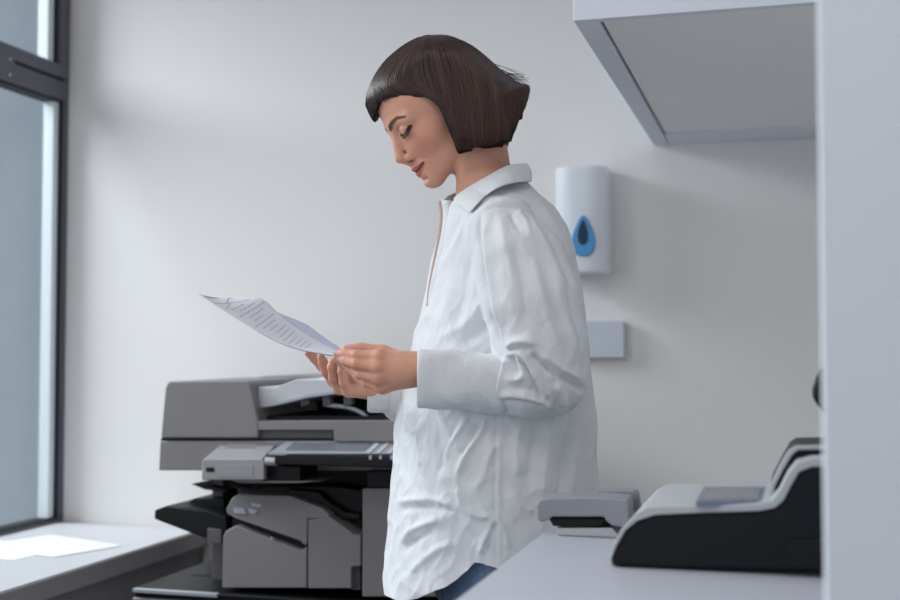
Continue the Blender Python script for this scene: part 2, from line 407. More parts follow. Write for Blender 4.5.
# control panel: left block, right sloped panel
YPn = Y1-.13
zt_ = PY(264, 459, YPn).z
def wedge(name, front, back, m, bevel, parent=cp):
    """front, back: loops of (px,py,Y)"""
    return finish(name, prism_me([PY(*p) for p in front], [PY(*p) for p in back]), m, parent, bevel, 2)
wedge('panel_block', [(201.5, 480, YPn), (202, 461, YPn), (204, 459, YPn), (262, 459, YPn), (264, 461, YPn), (264, 480, YPn)],
      [(216, 476, Y1+.02), (220, 446, Y1+.02), (221, 444, Y1+.02), (276, 444, Y1+.02), (277, 446, Y1+.02), (277, 476, Y1+.02)], M['copier2'], .003)
cpr('card_slot', [(206, 467.5), (214, 467.5), (214, 472), (206, 472)], YPn-.001, .004, M['black'], .0003)
cpr('card_cover', [(216, 465), (253, 465), (253, 477), (216, 477)], YPn-.0012, .004, M['copier2'], .0006)
cpr('sensor_window', [(228, 444.5), (255, 444.5), (251, 453), (222, 453)], Y1-.03, .002, M['copier2'], 0)
xa_ = PY(266, 460, YPn-.01).x; xz_ = PY(XRT, 460, YPn).x; zf_ = PY(330, 455, YPn-.01).z; zfb = PY(330, 466, YPn-.01).z; zbk = PY(330, 442.5, Y1+.01).z
def quad8(x0, x1, yf, yb_, zlo, zf, zb2): return prism_me([Vector((x0, yf, zlo)), Vector((x0, yf, zf)), Vector((x0, yb_, zb2)), Vector((x0, yb_, zlo-.01))], [Vector((x1, yf, zlo)), Vector((x1, yf, zf)), Vector((x1, yb_, zb2)), Vector((x1, yb_, zlo-.01))])
pn = finish('control_panel', quad8(xa_, xz_, YPn-.01, Y1+.01, zfb, zf_, zbk), M['blacks'], cp, .002)
_unused = lambda *a: None
_unused('control_panel', [(266, 466, YPn-.01), (266, 455, YPn-.01), (270, 453.5, YPn-.01), (XRT, 454.5, YPn-.01), (XRT, 466, YPn-.01)],
      [(282, 470, Y1+.01), (282, 444, Y1+.01), (284, 442, Y1+.01), (XRT, 442, Y1+.01), (XRT, 470, Y1+.01)], M['blacks'], .002)
def onpanel(pts, name, m, lift=.0012, parent=pn):
    # points on the sloped top of the control panel
    A = Vector((0, YPn-.01, zf_)); B = Vector((0, Y1+.01, zbk)); n = (B-A).cross(Vector((-1, 0, 0))).normalized()
    if n.z < 0: n = -n
    out = []
    for x, y in pts:
        r = Vector(ray(x, y)); t = (A-Vector((0, 0, CAMZ))).dot(n)/r.dot(n); out.append(Vector((0, 0, CAMZ))+r*t+n*lift)
    o = finish(name, prism_me(out, [p-n*.004 for p in out]), m, cp); return o
onpanel([(268, 453.8), (XRT, 454.3), (XRT, 442.4), (286, 442.2)], 'panel_bezel', M['silver'], .001)
onpanel([(285, 451), (364, 451.5), (372, 444), (293, 443.6)], 'touch_screen', M['screen'], .002)
for x in (366, 376, 387, 399):
    onpanel([(x, 453.5), (x+4, 453.5), (x+14, 444), (x+10, 444)], 'key_strip', M['traywhite'], .0025)
for x in (369, 379, 390):
    cpr('key', [(x, 455.5), (x+2.5, 455.5), (x+2.5, 459.5), (x, 459.5)], YPn-.0125, .004, M['silver'], 0)
me = tube_me([PY(266, 461, YPn-.008), PY(276, 461, YPn-.008)], .009, 14)
finish('hinge', me, M['silver'], cp, smooth=False)
cpr('panel_arm', [(262, 466), (300, 466), (300, 482), (262, 482)], YPn+.03, .1, M['black'], .002)
cpr('panel_under', [(225, 479), (262, 480), (300, 481), (322, 481), (300, 483), (240, 483)], YPn+.03, .08, M['copier'], .001)
cpr('upper_block', [(367, 471), (XRT, 471), (XRT, 488), (367, 488)], Y1-.02, .1, M['black'], .002)
# right tower
cpr('tower_cover', [(362, 488.5), (XRT, 488.5), (XRT, 597), (362, 597)], Y1-.03, .40, M['copier'], .003)
# stapling finisher with the slanted slot
cpr('finisher_lid', [(227, 514), (226, 509), (232, 498), (238, 494.5), (290, 496), (322, 508), (329, 514.5), (329, 519), (307.2, 519), (307, 545), (303.5, 545), (300, 541), (236, 519)], Y1-.03, .24, M['copier'], .003)
cpr('finisher_body', [(222, 588), (223, 536), (226, 531), (236, 525.5), (298, 549.5), (303.2, 550), (306.6, 546), (306.6, 588)], Y1-.03, .30, M['copier'], .0025)
cpr('slot_lining', [(232, 519), (306, 541), (306, 553), (232, 530)], Y1-.008, .2, M['black'], 0)
cpr('finisher_door', [(308, 588.5), (308, 519.5), (330, 517), (354, 534.5), (360.5, 534.5), (360.5, 566), (351, 567), (351, 588.5)], Y1-.03, .30, M['copier'], .0025)
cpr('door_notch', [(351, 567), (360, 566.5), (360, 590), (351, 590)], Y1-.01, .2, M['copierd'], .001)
cpr('latch', [(270, 537), (273, 538), (273, 540), (270, 539)], Y1-.033, .004, M['silver'], 0)
# little marks on the lid: two pale stickers
def onlid(pts, name, m):
    A = PY(232, 498, Y1-.0325); out = [PY(x, y, Y1-.0325) for x, y in pts]
    finish(name, prism_me(out, [p+Vector((0, .004, 0)) for p in out]), m, cp)
onlid([(233, 507.5), (244, 508.5), (246, 514), (234, 513)], 'label_sticker', M['silver'])
onlid([(248, 508), (258, 511), (254, 514), (249, 512)], 'label_sticker', M['silver'])
onlid([(251, 503), (262, 505), (259, 507.5), (252, 506)], 'label_sticker', M['silver'])
# dark wedges of the delivery area
cpr('delivery_cover', [(236, 492), (270, 486), (330, 486), (362, 490), (362, 540), (330, 514), (290, 496)], Y1+.03, .2, M['black'], .003)
cpr('delivery_flap', [(286, 489), (318, 492), (330, 503), (345, 512), (360, 514), (360, 520), (340, 519), (322, 508), (290, 496)], Y1, .06, M['black'], .003)
# output trays sticking out on the left
cpr('output_tray', [(154, 519), (154.5, 510), (166, 506), (208, 511), (226, 517), (226, 540), (206, 539)], Y1-.02, .30, M['black'], .003)
cpr('output_tray', [(186, 507), (187, 503), (194, 498.5), (224, 499), (224, 514), (200, 511)], Y1+.05, .26, M['black'], .002)
cpr('tray_wire', [(191, 484), (195, 483.5), (226, 490), (226, 492), (205, 489.5)], Y1+.06, .16, M['black'], .0008)
cpr('tray_wire', [(222, 484), (230, 486), (262, 491), (262, 494), (244, 491)], Y1+.04, .16, M['blacks'], .0008)
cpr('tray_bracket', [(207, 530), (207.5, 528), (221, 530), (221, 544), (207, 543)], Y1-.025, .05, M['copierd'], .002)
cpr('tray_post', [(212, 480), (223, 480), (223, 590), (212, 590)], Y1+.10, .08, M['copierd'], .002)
# base: paper deck with dark top plate and pale front lip
zb = PY(132, 588.5, Y1-.05).z
bl = PY(132, 588, Y1-.05)
xr_ = PY(XRT, 590, Y1).x
box('deck_plate', (bl.x, Y1-.05, zb-.008), (xr_, Y1+.52, zb), M['black'], cp, .002)
box('deck_lip', (bl.x+.004, Y1-.055, zb-.0075), (PY(218, 590, Y1-.05).x, Y1-.042, zb+.001), M['silver'], cp, .001)
box('deck_seam', (bl.x+.006, Y1-.045, zb-.02), (xr_, Y1+.5, zb-.008), M['blacks'], cp)
box('paper_deck', (bl.x, Y1-.05, .08), (xr_, Y1+.52, zb-.02), M['copier'], cp, .004)
for k in range(3):
    z1 = zb-.03-k*.16; 
    box('drawer', (bl.x+.02, Y1-.062, z1-.15), (xr_-.02, Y1-.05, z1), M['copier'], cp, .003)
cm = PZ(201, 575.5, zb); box('deck_mark', (cm.x-.02, cm.y-.006, zb-.001), (cm.x+.02, cm.y+.006, zb+.002), M['gasket'], cp)
for x in (bl.x+.06, xr_-.06):
    for y in (Y1+.02, Y1+.45):
        finish('caster', tube_me([(x-.015, y, .04), (x+.015, y, .04)], .04, 16), M['black'], cp)
# ------------------------------------------------------------------ implicit-surface toolkit
def smin(a, b, k):
    h = np.clip(.5+.5*(b-a)/k, 0, 1); return b+(a-b)*h-k*h*(1-h)
def smax(a, b, k): return -smin(-a, -b, k)
def V3(*p): return np.array(p, float)
def sph(P, c, r): return np.linalg.norm(P-np.asarray(c), axis=-1)-r
def ell(P, c, r):
    q = (P-np.asarray(c)); r = np.asarray(r, float)
    k0 = np.linalg.norm(q/r, axis=-1); k1 = np.linalg.norm(q/(r*r), axis=-1)+1e-9
    return k0*(k0-1)/k1
def cone(P, a, b, r1, r2):
    a = np.asarray(a, float); b = np.asarray(b, float); ab = b-a
    t = np.clip(((P-a)@ab)/(ab@ab), 0, 1)
    return np.linalg.norm(P-(a+t[..., None]*ab), axis=-1)-(r1+(r2-r1)*t)
def chain(P, pts, rs, k=None):
    d = None
    for i in range(len(pts)-1):
        e = cone(P, pts[i], pts[i+1], rs[i], rs[i+1])
        d = e if d is None else (np.minimum(d, e) if not k else smin(d, e, k))
    return d
def surfnets(fn, lo, hi, h, newton=2):
    lo = np.array(lo, float); hi = np.array(hi, float)
    n = np.ceil((hi-lo)/h).astype(int)+1
    ax = [lo[i]+h*np.arange(n[i]) for i in range(3)]
    G = np.empty(n, np.float32)
    bs = 8; nb = [-(-int(k)//bs) for k in n]
    cc = np.stack(np.meshgrid(*[lo[i]+h*(np.arange(nb[i])*bs+(bs-1)/2) for i in range(3)], indexing='ij'), -1).reshape(-1, 3)
    dc = fn(cc); lim = h*bs*.87*1.5+h*2
    G = np.repeat(np.repeat(np.repeat(dc.reshape(nb), bs, 0), bs, 1), bs, 2)[:n[0], :n[1], :n[2]].astype(np.float32)
    B = np.argwhere(np.abs(dc.reshape(nb)) < lim)
    o8 = np.stack(np.meshgrid(*[np.arange(bs)]*3, indexing='ij'), -1).reshape(-1, 3)
    for i in range(0, len(B), 800):
        I = (B[i:i+800, None, :]*bs+o8[None]).reshape(-1, 3); I = I[(I < n).all(1)]
        G[I[:, 0], I[:, 1], I[:, 2]] = fn(lo+h*I)
    S = G < 0
    cx = [S[dx:n[0]-1+dx, dy:n[1]-1+dy, dz:n[2]-1+dz] for dx in (0, 1) for dy in (0, 1) for dz in (0, 1)]
    cnt = sum(c.astype(np.int8) for c in cx); act = (cnt > 0) & (cnt < 8)
    idx = -np.ones(act.shape, np.int64); I = np.argwhere(act); idx[act] = np.arange(len(I))
    acc = np.zeros((len(I), 3)); num = np.zeros(len(I))
    offs = [(dx, dy, dz) for dx in (0, 1) for dy in (0, 1) for dz in (0, 1)]
    g = {o: G[I[:, 0]+o[0], I[:, 1]+o[1], I[:, 2]+o[2]] for o in offs}
    for a in offs:
        for axis in range(3):
            if a[axis]: continue
            b = list(a); b[axis] = 1; b = tuple(b)
            ga, gb = g[a], g[b]; m = (ga < 0) != (gb < 0)
            t = np.where(m, ga/np.where(m, ga-gb, 1), 0)
            p = np.repeat(np.array(a, float)[None], len(I), 0); p[:, axis] = t
            acc[m] += p[m]; num[m] += 1
    V = lo+h*(I+acc/num[:, None])
    faces = []
    for axis in range(3):
        u, v = [(1, 2), (2, 0), (0, 1)][axis]
        sl0 = [slice(1, n[k]-1) for k in range(3)]; sl1 = [slice(1, n[k]-1) for k in range(3)]
        sl0[axis] = slice(0, n[axis]-1); sl1[axis] = slice(1, n[axis])
        A = S[tuple(sl0)]; B = S[tuple(sl1)]; E = np.argwhere(A != B)
        if not len(E): continue
        sgn = A[tuple(E.T)]
        base = E.copy(); base[:, u] += 1; base[:, v] += 1
        def cell(du, dv):
            c = base.copy(); c[:, u] += du-1; c[:, v] += dv-1
            return idx[c[:, 0], c[:, 1], c[:, 2]]
        q = np.stack([cell(0, 0), cell(1, 0), cell(1, 1), cell(0, 1)], 1)
        q[~sgn] = q[~sgn][:, ::-1]
        faces.append(q)
    Fc = np.vstack(faces); Fc = Fc[(Fc >= 0).all(1)]
    e = h*.3
    for _ in range(newton):
        d = fn(V); gr = np.stack([fn(V+np.eye(3)[k]*e)-fn(V-np.eye(3)[k]*e) for k in range(3)], 1)/(2*e)
        gg = (gr**2).sum(1)+1e-6
        V = V-np.clip((d/gg), -h, h)[:, None]*gr*.8
    return V, Fc
def vnormals(V, Fc):
    fn = np.cross(V[Fc[:, 2]]-V[Fc[:, 0]], V[Fc[:, 3]]-V[Fc[:, 1]]); N = np.zeros_like(V)
    for k in range(4): np.add.at(N, Fc[:, k], fn)
    return N/(np.linalg.norm(N, axis=1)[:, None]+1e-12)
def np_mesh(V, Fc, name='m', col=None):
    me = bpy.data.meshes.new(name); nf = len(Fc); k = Fc.shape[1]
    me.vertices.add(len(V)); me.vertices.foreach_set('co', V.astype(np.float32).ravel())
    me.loops.add(nf*k); me.loops.foreach_set('vertex_index', Fc.astype(np.int32).ravel())
    me.polygons.add(nf); me.polygons.foreach_set('loop_start', np.arange(0, nf*k, k, dtype=np.int32))
    me.polygons.foreach_set('loop_total', np.full(nf, k, np.int32))
    me.polygons.foreach_set('use_smooth', np.ones(nf, bool)); me.update(calc_edges=True); me.validate()
    if col is not None:
        a = me.color_attributes.new('Col', 'FLOAT_COLOR', 'POINT')
        a.data.foreach_set('color', np.hstack([col, np.ones((len(col), 1))]).astype(np.float32).ravel())
    return me
def sstep(a, b, x):
    t = np.clip((x-a)/(b-a), 0, 1); return t*t*(3-2*t)
def polydist(px, py, pts):
    """distance to a polyline and the fraction along it"""
    P = np.stack([px, py], 1); best = np.full(len(P), 1e9); frac = np.zeros(len(P))
    pts = np.array(pts, float); seg = np.linalg.norm(np.diff(pts, axis=0), axis=1); tot = seg.sum(); s0 = 0
    for i in range(len(pts)-1):
        a, b = pts[i], pts[i+1]; ab = b-a; t = np.clip(((P-a)@ab)/(ab@ab), 0, 1)
        d = np.linalg.norm(P-(a+t[:, None]*ab), axis=1); m = d < best
        best[m] = d[m]; frac[m] = (s0+t[m]*seg[i])/tot; s0 += seg[i]
    return best, frac
def poly_sdf(px, py, pts):
    """signed distance (positive inside) to a closed polygon"""
    pts = np.array(pts, float); d, _ = polydist(px, py, np.vstack([pts, pts[:1]]))
    ins = np.zeros(len(px), bool); n = len(pts); j = n-1
    for i in range(n):
        xi, yi = pts[i]; xj, yj = pts[j]
        c = ((yi > py) != (yj > py)) & (px < (xj-xi)*(py-yi)/(yj-yi+1e-12)+xi); ins ^= c; j = i
    return np.where(ins, d, -d)

# ------------------------------------------------------------------ the woman
wl = (-D0*math.sin(YAW), D0*math.cos(YAW), 0)
W = thing('person', 'woman with a dark bob in an oversized white shirt and jeans reading papers', 'person', wl, YAW)
WORLD.pop(W.name)      # everything of hers is laid out in her own frame

# ---- head, in a frame of its own: face towards -x, eyes at z = 0
BOW = math.radians(37); TURN = math.radians(17); ROLL = math.radians(0)
HS = 1.0
RB = np.array([[math.cos(BOW), 0, -math.sin(BOW)], [0, 1, 0], [math.sin(BOW), 0, math.cos(BOW)]])
RT = np.array([[math.cos(TURN), -math.sin(TURN), 0], [math.sin(TURN), math.cos(TURN), 0], [0, 0, 1]])
RH = RT@RB
HO = L(437, 106, 0)
def to_head(P): return ((P-HO)@RH)/HS
def from_head(P): return (np.asarray(P)*HS)@RH.T+HO
def head_sdf(p, eyes=True):
    ay = np.abs(p[:, 1]); q = np.stack([p[:, 0], ay, p[:, 2]], 1)
    d = ell(q, (.010, 0, .020), (.094, .073, .090))
    d = smin(d, ell(q, (-.034, 0, .030), (.057, .060, .056)), .02)
    d = smin(d, ell(q, (-.028, 0, -.032), (.058, .056, .076)), .025)
    d = smin(d, cone(q, (-.074, .004, -.094), (-.002, .050, -.058), .014, .018), .022)
    d = smin(d, ell(q, (-.052, .040, -.030), (.026, .021, .022)), .018)
    d = smin(d, ell(q, (-.069, .018, -.034), (.020, .019, .025)), .012)
    d = smin(d, ell(q, (-.076, 0, -.068), (.021, .026, .024)), .014)
    d = smin(d, ell(q, (-.0815, 0, -.0945), (.0155, .019, .0150)), .018)
    d = smin(d, cone(q, (-.084, .012, .015), (-.070, .046, .012), .0095, .009), .014)
    # eye sockets and closed-down lids
    d = smax(d, -ell(q, (-.102, .032, -.001), (.020, .019, .014)), .010)
    d = smin(d, ell(q, (-.0745, .031, .000), (.0150, .0150, .0130)), .003)
    d = smin(d, cone(q, (-.080, .014, -.010), (-.089, .0125, -.038), .0080, .0075), .010)
    d = smin(d, cone(q, (-.088, .005, .008), (-.1078, .0, -.034), .0062, .0076), .010)
    d = smin(d, ell(q, (-.1060, 0, -.0368), (.0088, .0070, .0070)), .006)
    d = smin(d, ell(q, (-.0955, .0118, -.0420), (.0098, .0062, .0068)), .0035)
    d = smax(d, -ell(q, (-.0990, .0085, -.0490), (.0048, .0034, .0030)), .002)
    d = smin(d, cone(q, (-.104, 0, -.044), (-.0935, 0, -.058), .0048, .006), .004)
    # mouth: slight smile, corners drawn up and back
    d = smin(d, chain(q, [(-.0985, 0, -.0640), (-.0955, .010, -.0635), (-.0835, .0250, -.0620)], [.0048, .0046, .0022]), .004)
    d = smin(d, chain(q, [(-.0955, 0, -.0755), (-.0925, .010, -.0740), (-.0820, .0235, -.0650)], [.0056, .0050, .0022]), .004)
    d = smax(d, -chain(q, [(-.1035, 0, -.0697), (-.0990, .011, -.0685), (-.0860, .0270, -.0625)], [.0020, .0020, .0018]), .002)
    d = smax(d, -cone(q, (-.100, 0, -.0885), (-.092, .012, -.0885), .0025, .0015), .008)
    # cheek fold beside the mouth
    d = smax(d, -chain(q, [(-.0880, .021, -.052), (-.0790, .031, -.062), (-.0740, .034, -.075)], [.0006, .0010, .0004]), .004)
    # ear
    d = smin(d, ell(q, (.008, .074, -.012), (.016, .008, .029)), .006)
    return d*HS
NK0 = from_head((.034, 0, -.050)); NK1 = L(487, 192, .0)
def neck_sdf(P):
    return chain(P, [NK0, .5*(NK0+NK1)+V3(.004, 0, 0), NK1, L(498, 225, 0)], [.046, .0455, .050, .070], .01)
def skin_head(P):
    d = head_sdf(to_head(P)); n = neck_sdf(P)
    d = smin(d, n, .014)
    # neck muscle from behind the ear to the pit of the throat
    d = smin(d, cone(P, from_head((.018, -.046, -.050)), L(462, 196, -.02), .009, .0075), .016)
    return d
hv, hf = surfnets(skin_head, HO+V3(-.17, -.13, -.27), HO+V3(.16, .13, .16), .0016)
def srgb(c): return np.array(lin(c))
SK = srgb((216, 162, 138)); 
def head_color(P):
    q = to_head(P); ay = np.abs(q[:, 1]); n = len(P)
    c = np.repeat(SK[None], n, 0)
    def mixto(col, m):
        nonlocal c
        m = np.clip(m, 0, 1)[:, None]; c = c*(1-m)+srgb(col)*m
    g = lambda cx, cy, cz, rx, ry, rz: np.exp(-(((q[:, 0]-cx)/rx)**2+((ay-cy)/ry)**2+((q[:, 2]-cz)/rz)**2))
    front = q[:, 0] < -.03
    mixto((206, 122, 104), .55*g(-.06, .042, -.032, .04, .022, .022))
    mixto((205, 120, 104), .5*g(-.108, 0, -.045, .012, .012, .012))
    mixto((196, 138, 116), .35*sstep(-.08, -.16, q[:, 2]))
    # lips
    up = polydist(ay, q[:, 2], [(0, -.0650), (.010, -.0645), (.0240, -.0625)])[0]
    lo = polydist(ay, q[:, 2], [(0, -.0745), (.010, -.0733), (.0230, -.0650)])[0]
    taper = np.clip(1.15-ay/.027, 0, 1)**.6
    lipm = np.maximum(1-sstep(.0034*taper, .0054*taper+1e-5, up), 1-sstep(.0042*taper, .0064*taper+1e-5, lo))
    lipm *= (q[:, 0] < -.07) & (ay < .0265)
    mixto((176, 88, 84), .85*lipm)
    gap = polydist(ay, q[:, 2], [(0, -.0697), (.011, -.0687), (.0270, -.0625)])[0]
    mixto((84, 36, 34), (1-sstep(.0008, .0019, gap))*(q[:, 0] < -.07)*(ay < .026))
    # brows
    bd, bf = polydist(ay, q[:, 2], [(.011, .0150), (.024, .0205), (.038, .0225), (.053, .0165)])
    wd = .0046*(1-.68*bf)
    mixto((58, 38, 32), .92*(1-sstep(wd*.7, wd*1.5, bd))*(q[:, 0] < -.03))
    mixto((70, 34, 30), .85*g(-.0985, .0088, -.0475, .0055, .0036, .0032))  # nostril: the shade of the opening painted into the skin colour
    # lashes line and lid
    ld = polydist(ay, q[:, 2], [(.0185, -.0050), (.026, -.0085), (.034, -.0088), (.042, -.0055), (.047, -.0005)])[0]
    mixto((24, 16, 15), .97*(1-sstep(.0014, .0032, ld))*(q[:, 0] < -.05))
    cr = polydist(ay, q[:, 2], [(.018, .0050), (.026, .0088), (.036, .0088), (.045, .0045)])[0]
    mixto((150, 96, 78), .5*(1-sstep(.0006, .002, cr))*(q[:, 0] < -.05))
    mixto((172, 112, 96), .4*g(-.085, .031, -.016, .03, .014, .005))
    return c
hc = head_color(hv)

# ---- hands
NY = -.185; FY = .035
def hand_near(P):
    l = lambda x, y, dy=0: L(x, y, NY+dy)
    wr = l(424, 369, .0)
    d = chain(P, [l(470, 372, -.0), wr, l(405, 369, .002)], [.031, .025, .026], .01)
    # palm as a thick flattened blade between the wrist and each knuckle
    kn = [l(379, 357, -.006), l(378, 367, -.012), l(379, 378, -.010), l(383, 387, .0)]
    pal = None
    for k, rr in zip(kn, (.0118, .0115, .0112, .0108)):
        e = cone(P, l(408, 360+(k[2]*0)+4, .002) if k is kn[0] else (l(408, 368, .0) if k is kn[1] else (l(407, 372, .0) if k is kn[2] else l(406, 377, .004))), k, .0165, rr)
        pal = e if pal is None else smin(pal, e, .010)
    d = smin(d, pal, .012)
    f1 = chain(P, [kn[0], l(357, 355.5, .000), l(345, 354, .012), l(337.5, 353.5, .018)], [.0108, .0088, .0078, .0064], .003)
    f2 = chain(P, [kn[1], l(357, 364, -.006), l(346, 361, .008), l(340, 358.5, .018)], [.0108, .0088, .0078, .0064], .003)
    f3 = chain(P, [kn[2], l(360, 374, .000), l(350, 368, .016), l(345, 364, .028)], [.0104, .0086, .0076, .0062], .003)
    f4 = chain(P, [kn[3], l(367, 383, .014), l(358, 377, .030), l(353, 372, .040)], [.0098, .0080, .0070, .0058], .003)
    th = chain(P, [l(405, 362, .018), l(383, 352.5, .030), l(361, 349, .032), l(346, 349.5, .026)], [.014, .0115, .0096, .0070], .004)
    fs = np.minimum(np.minimum(f1, f2), np.minimum(f3, f4))
    fs = smin(smin(f1, f2, .0015), smin(f3, f4, .0015), .0015)
    d = smin(d, fs, .006); d = smin(d, th, .005)
    # knuckles
    for k in kn: d = smin(d, sph(P, k+V3(.001, -.004, .001), .0085), .005)
    return d
def hand_far(P):
    l = lambda x, y, dy=0: L(x, y, FY+dy)
    d = chain(P, [l(430, 393, .068), l(392, 391, .026), l(372, 385, .008)], [.030, .026, .024], .01)
    kn = [l(331, 371, .030), l(334, 380, .016), l(340, 388, .004), l(349, 391, -.010)]
    pal = None
    for k, rr, src in zip(kn, (.0125, .0122, .0118, .011), (l(366, 376, .012), l(366, 380, .006), l(367, 384, .0), l(368, 388, -.006))):
        e = cone(P, src, k, .019, rr); pal = e if pal is None else smin(pal, e, .010)
    d = smin(d, pal, .012)
    f1 = chain(P, [kn[0], l(322, 366, .024), l(314, 358, .018), l(308, 353.2, .014)], [.0110, .0092, .0078, .0058], .003)
    f2 = chain(P, [kn[1], l(326, 371, .0), l(323, 362, -.006), l(321, 357, -.010)], [.0108, .0092, .0082, .0066], .003)
    f3 = chain(P, [kn[2], l(334, 378, -.016), l(332, 367, -.024), l(333, 362, -.026)], [.0106, .0094, .0084, .0070], .003)
    f4 = chain(P, [kn[3], l(344, 382, -.026), l(342, 371, -.034), l(342, 365, -.034)], [.0098, .0088, .0078, .0066], .003)
    th = chain(P, [l(366, 372, -.010), l(352, 366, -.030), l(343, 361, -.040), l(337, 357.5, -.045)], [.016, .0115, .0098, .0072], .004)
    fs = smin(smin(f1, f2, .0015), smin(f3, f4, .0015), .0015)
    d = smin(d, fs, .006); return smin(d, th, .004)
a = L(380, 370, NY); nv, nf = surfnets(hand_near, a+V3(-.085, -.06, -.06), a+V3(.12, .08, .06), .0015)
b = L(350, 372, FY); fv, ff = surfnets(hand_far, b+V3(-.095, -.10, -.07), b+V3(.12, .10, .07), .0015)
def hand_color(P, nails, knuck, dark=0):
    c = np.repeat(SK[None], len(P), 0)
    for k in knuck:
        m = (.35*np.exp(-(np.linalg.norm(P-k, axis=1)/.011)**2))[:, None]; c = c*(1-m)+srgb((200, 118, 100))*m
    for k, r in nails:
        m = (.8*(1-sstep(r*.7, r, np.linalg.norm(P-k, axis=1))))[:, None]; c = c*(1-m)+srgb((226, 168, 170))*m
    return c
ln = lambda x, y, dy=0: L(x, y, NY+dy); lf = lambda x, y, dy=0: L(x, y, FY+dy)
nc = hand_color(nv, [(ln(338.5, 353, .011), .0062), (ln(341, 358.5, .011), .0060), (ln(350, 348, .022), .0062)],
                [ln(379, 357, -.014), ln(378, 367, -.018), ln(379, 378, -.016), ln(383, 387, -.008), ln(357, 356, -.008), ln(357, 364, -.012)])
fc = hand_color(fv, [(lf(337.5, 357, -.052), .0062)], [lf(331, 371, .02), lf(326, 371, -.005), lf(334, 378, -.02), lf(308, 353, .01)])

# ---- trunk, arms and legs below the clothes
SHN = L(508, 244, -.115); SHF = L(494, 234, .115)
ELN = L(549, 384, -.185); ELF = L(520, 398, .19)
def trunk(P):
    q = P
    d = ell(q, L(505, 290, 0), (.095, .135, .16))
    d = smin(d, ell(q, L(500, 400, 0), (.085, .12, .14)), .06)
    d = smin(d, ell(q, L(498, 500, 0), (.105, .150, .13)), .06)
    d = smin(d, cone(q, SHN, SHF, .040, .040), .04)
    d = smin(d, chain(q, [SHN, ELN, L(470, 374, NY), L(452, 371, NY)], [.045, .037, .029, .027]), .02)
    d = smin(d, chain(q, [SHF, ELF, L(420, 392, FY+.04)], [.045, .037, .029]), .02)
    d = smin(d, cone(q, L(500, 240, 0), L(489, 202, 0), .06, .042), .03)
    for s in (-1, 1):
        d = smin(d, chain(q, [V3(.085, s*.09, .80), V3(.07, s*.10, .46), V3(.10, s*.11, .09)], [.075, .05, .036]), .03)
        d = smin(d, cone(q, V3(.10, s*.11, .05), V3(-.05, s*.125, .03), .030, .024), .02)
    return d
tv, tf = surfnets(trunk, (-.14, -.30, 0), (.30, .30, 1.42), .009, 1)
V = np.vstack([hv, nv, fv, tv]); o1 = len(hv); o2 = o1+len(nv); o3 = o2+len(fv)
Fa = np.vstack([hf, nf+o1, ff+o2, tf+o3])
body = finish('body', np_mesh(V, Fa, 'body', np.vstack([hc, nc, fc, np.repeat(SK[None], len(tv), 0)])), M['skin'], W)

# ---- eyelashes: fine curved hairs along the lid edges, both eyes
for s in (-1, 1):
    vs = []; fcs = []
    for k in range(16):
        t = k/15; y = s*(.0190+.0285*t); z = -.0055-.0045*math.sin(math.pi*t)+.003*t
        x0 = -.0745-.0150*math.sqrt(max(0, 1-((abs(y)-.031)/.0165)**2-((z-.000)/.0150)**2+.05))
        A = np.array((x0, y, z)); Bp = A+np.array((-.0030, s*.0020*(t-.25), -.0030)); Cp = A+np.array((-.0055, s*.0035*(t-.2), -.0030))
        me = tube_me([Vector(from_head(p)) for p in (A, Bp, Cp)], [.0006, .0005, .0002], 4)
        o = len(vs); vs += [v.co.copy() for v in me.vertices]; fcs += [tuple(i+o for i in p.vertices) for p in me.polygons]
    finish('eyelashes', me_from(vs, fcs), M['lash'], W)
# ------------------------------------------------------------------ hair
S0 = F/D0
HC_ = L(448, 100, 0)
RTT = np.eye(3)                      # hair shares the turn of the head
def hair_uv(P):
    q = (P-HC_)@RTT          # rotate back
    px = 448+q[:, 0]*S0; py = 100-q[:, 2]*S0
    return px, py, q[:, 1]
def hair_pt(px, py, y):
    q = np.stack([(np.asarray(px)-448)/S0, y, (100-np.asarray(py))/S0], -1)
    return q@RTT.T+HC_
OUT = smoothpath([(364.5, 106), (366, 94), (372, 80), (384, 63), (400, 49), (416, 40), (432, 36.5), (452, 38.5), (474, 49), (492, 64), (506, 77), (518, 85), (530, 88), (529, 98), (525, 110),
       (519, 121), (514, 131), (509, 141), (501, 150), (484, 154), (466, 158), (455, 161), (430, 150), (400, 132), (380, 124), (372, 121), (364.5, 106)], 110)[:-1]
FACE = [(375, 124), (377, 115), (383, 107), (392, 103), (404, 102), (418, 104), (430, 108), (437, 112), (443, 122), (448, 135), (454, 149), (458, 160), (459, 175), (440, 240), (300, 240), (300, 126), (371, 126)]
_gx = np.arange(300, 600, .75); _gy = np.arange(0, 230, .75)
_X, _Y = np.meshgrid(_gx, _gy, indexing='ij')
MAP_OUT = poly_sdf(_X.ravel(), _Y.ravel(), OUT).reshape(_X.shape); MAP_FACE = poly_sdf(_X.ravel(), _Y.ravel(), FACE).reshape(_X.shape)
def look(Mp, px, py):
    u = np.clip((px-300)/.75, 0, Mp.shape[0]-1.001); v = np.clip(py/.75, 0, Mp.shape[1]-1.001)
    i = u.astype(int); j = v.astype(int); a = u-i; b = v-j
    return (Mp[i, j]*(1-a)+Mp[i+1, j]*a)*(1-b)+(Mp[i, j+1]*(1-a)+Mp[i+1, j+1]*a)*b
def thick(px, py):
    d = look(MAP_OUT, px, py)/S0
    R = .055-.043*sstep(95, 135, py)*sstep(440, 470, px); dd = np.clip(d, 0, R)
    T = np.interp(px, [366, 385, 415, 445, 480], [.060, .070, .078, .086, .088])-.004*sstep(110, 150, py)
    return np.sqrt(dd*(2*R-dd))*(T/R), d
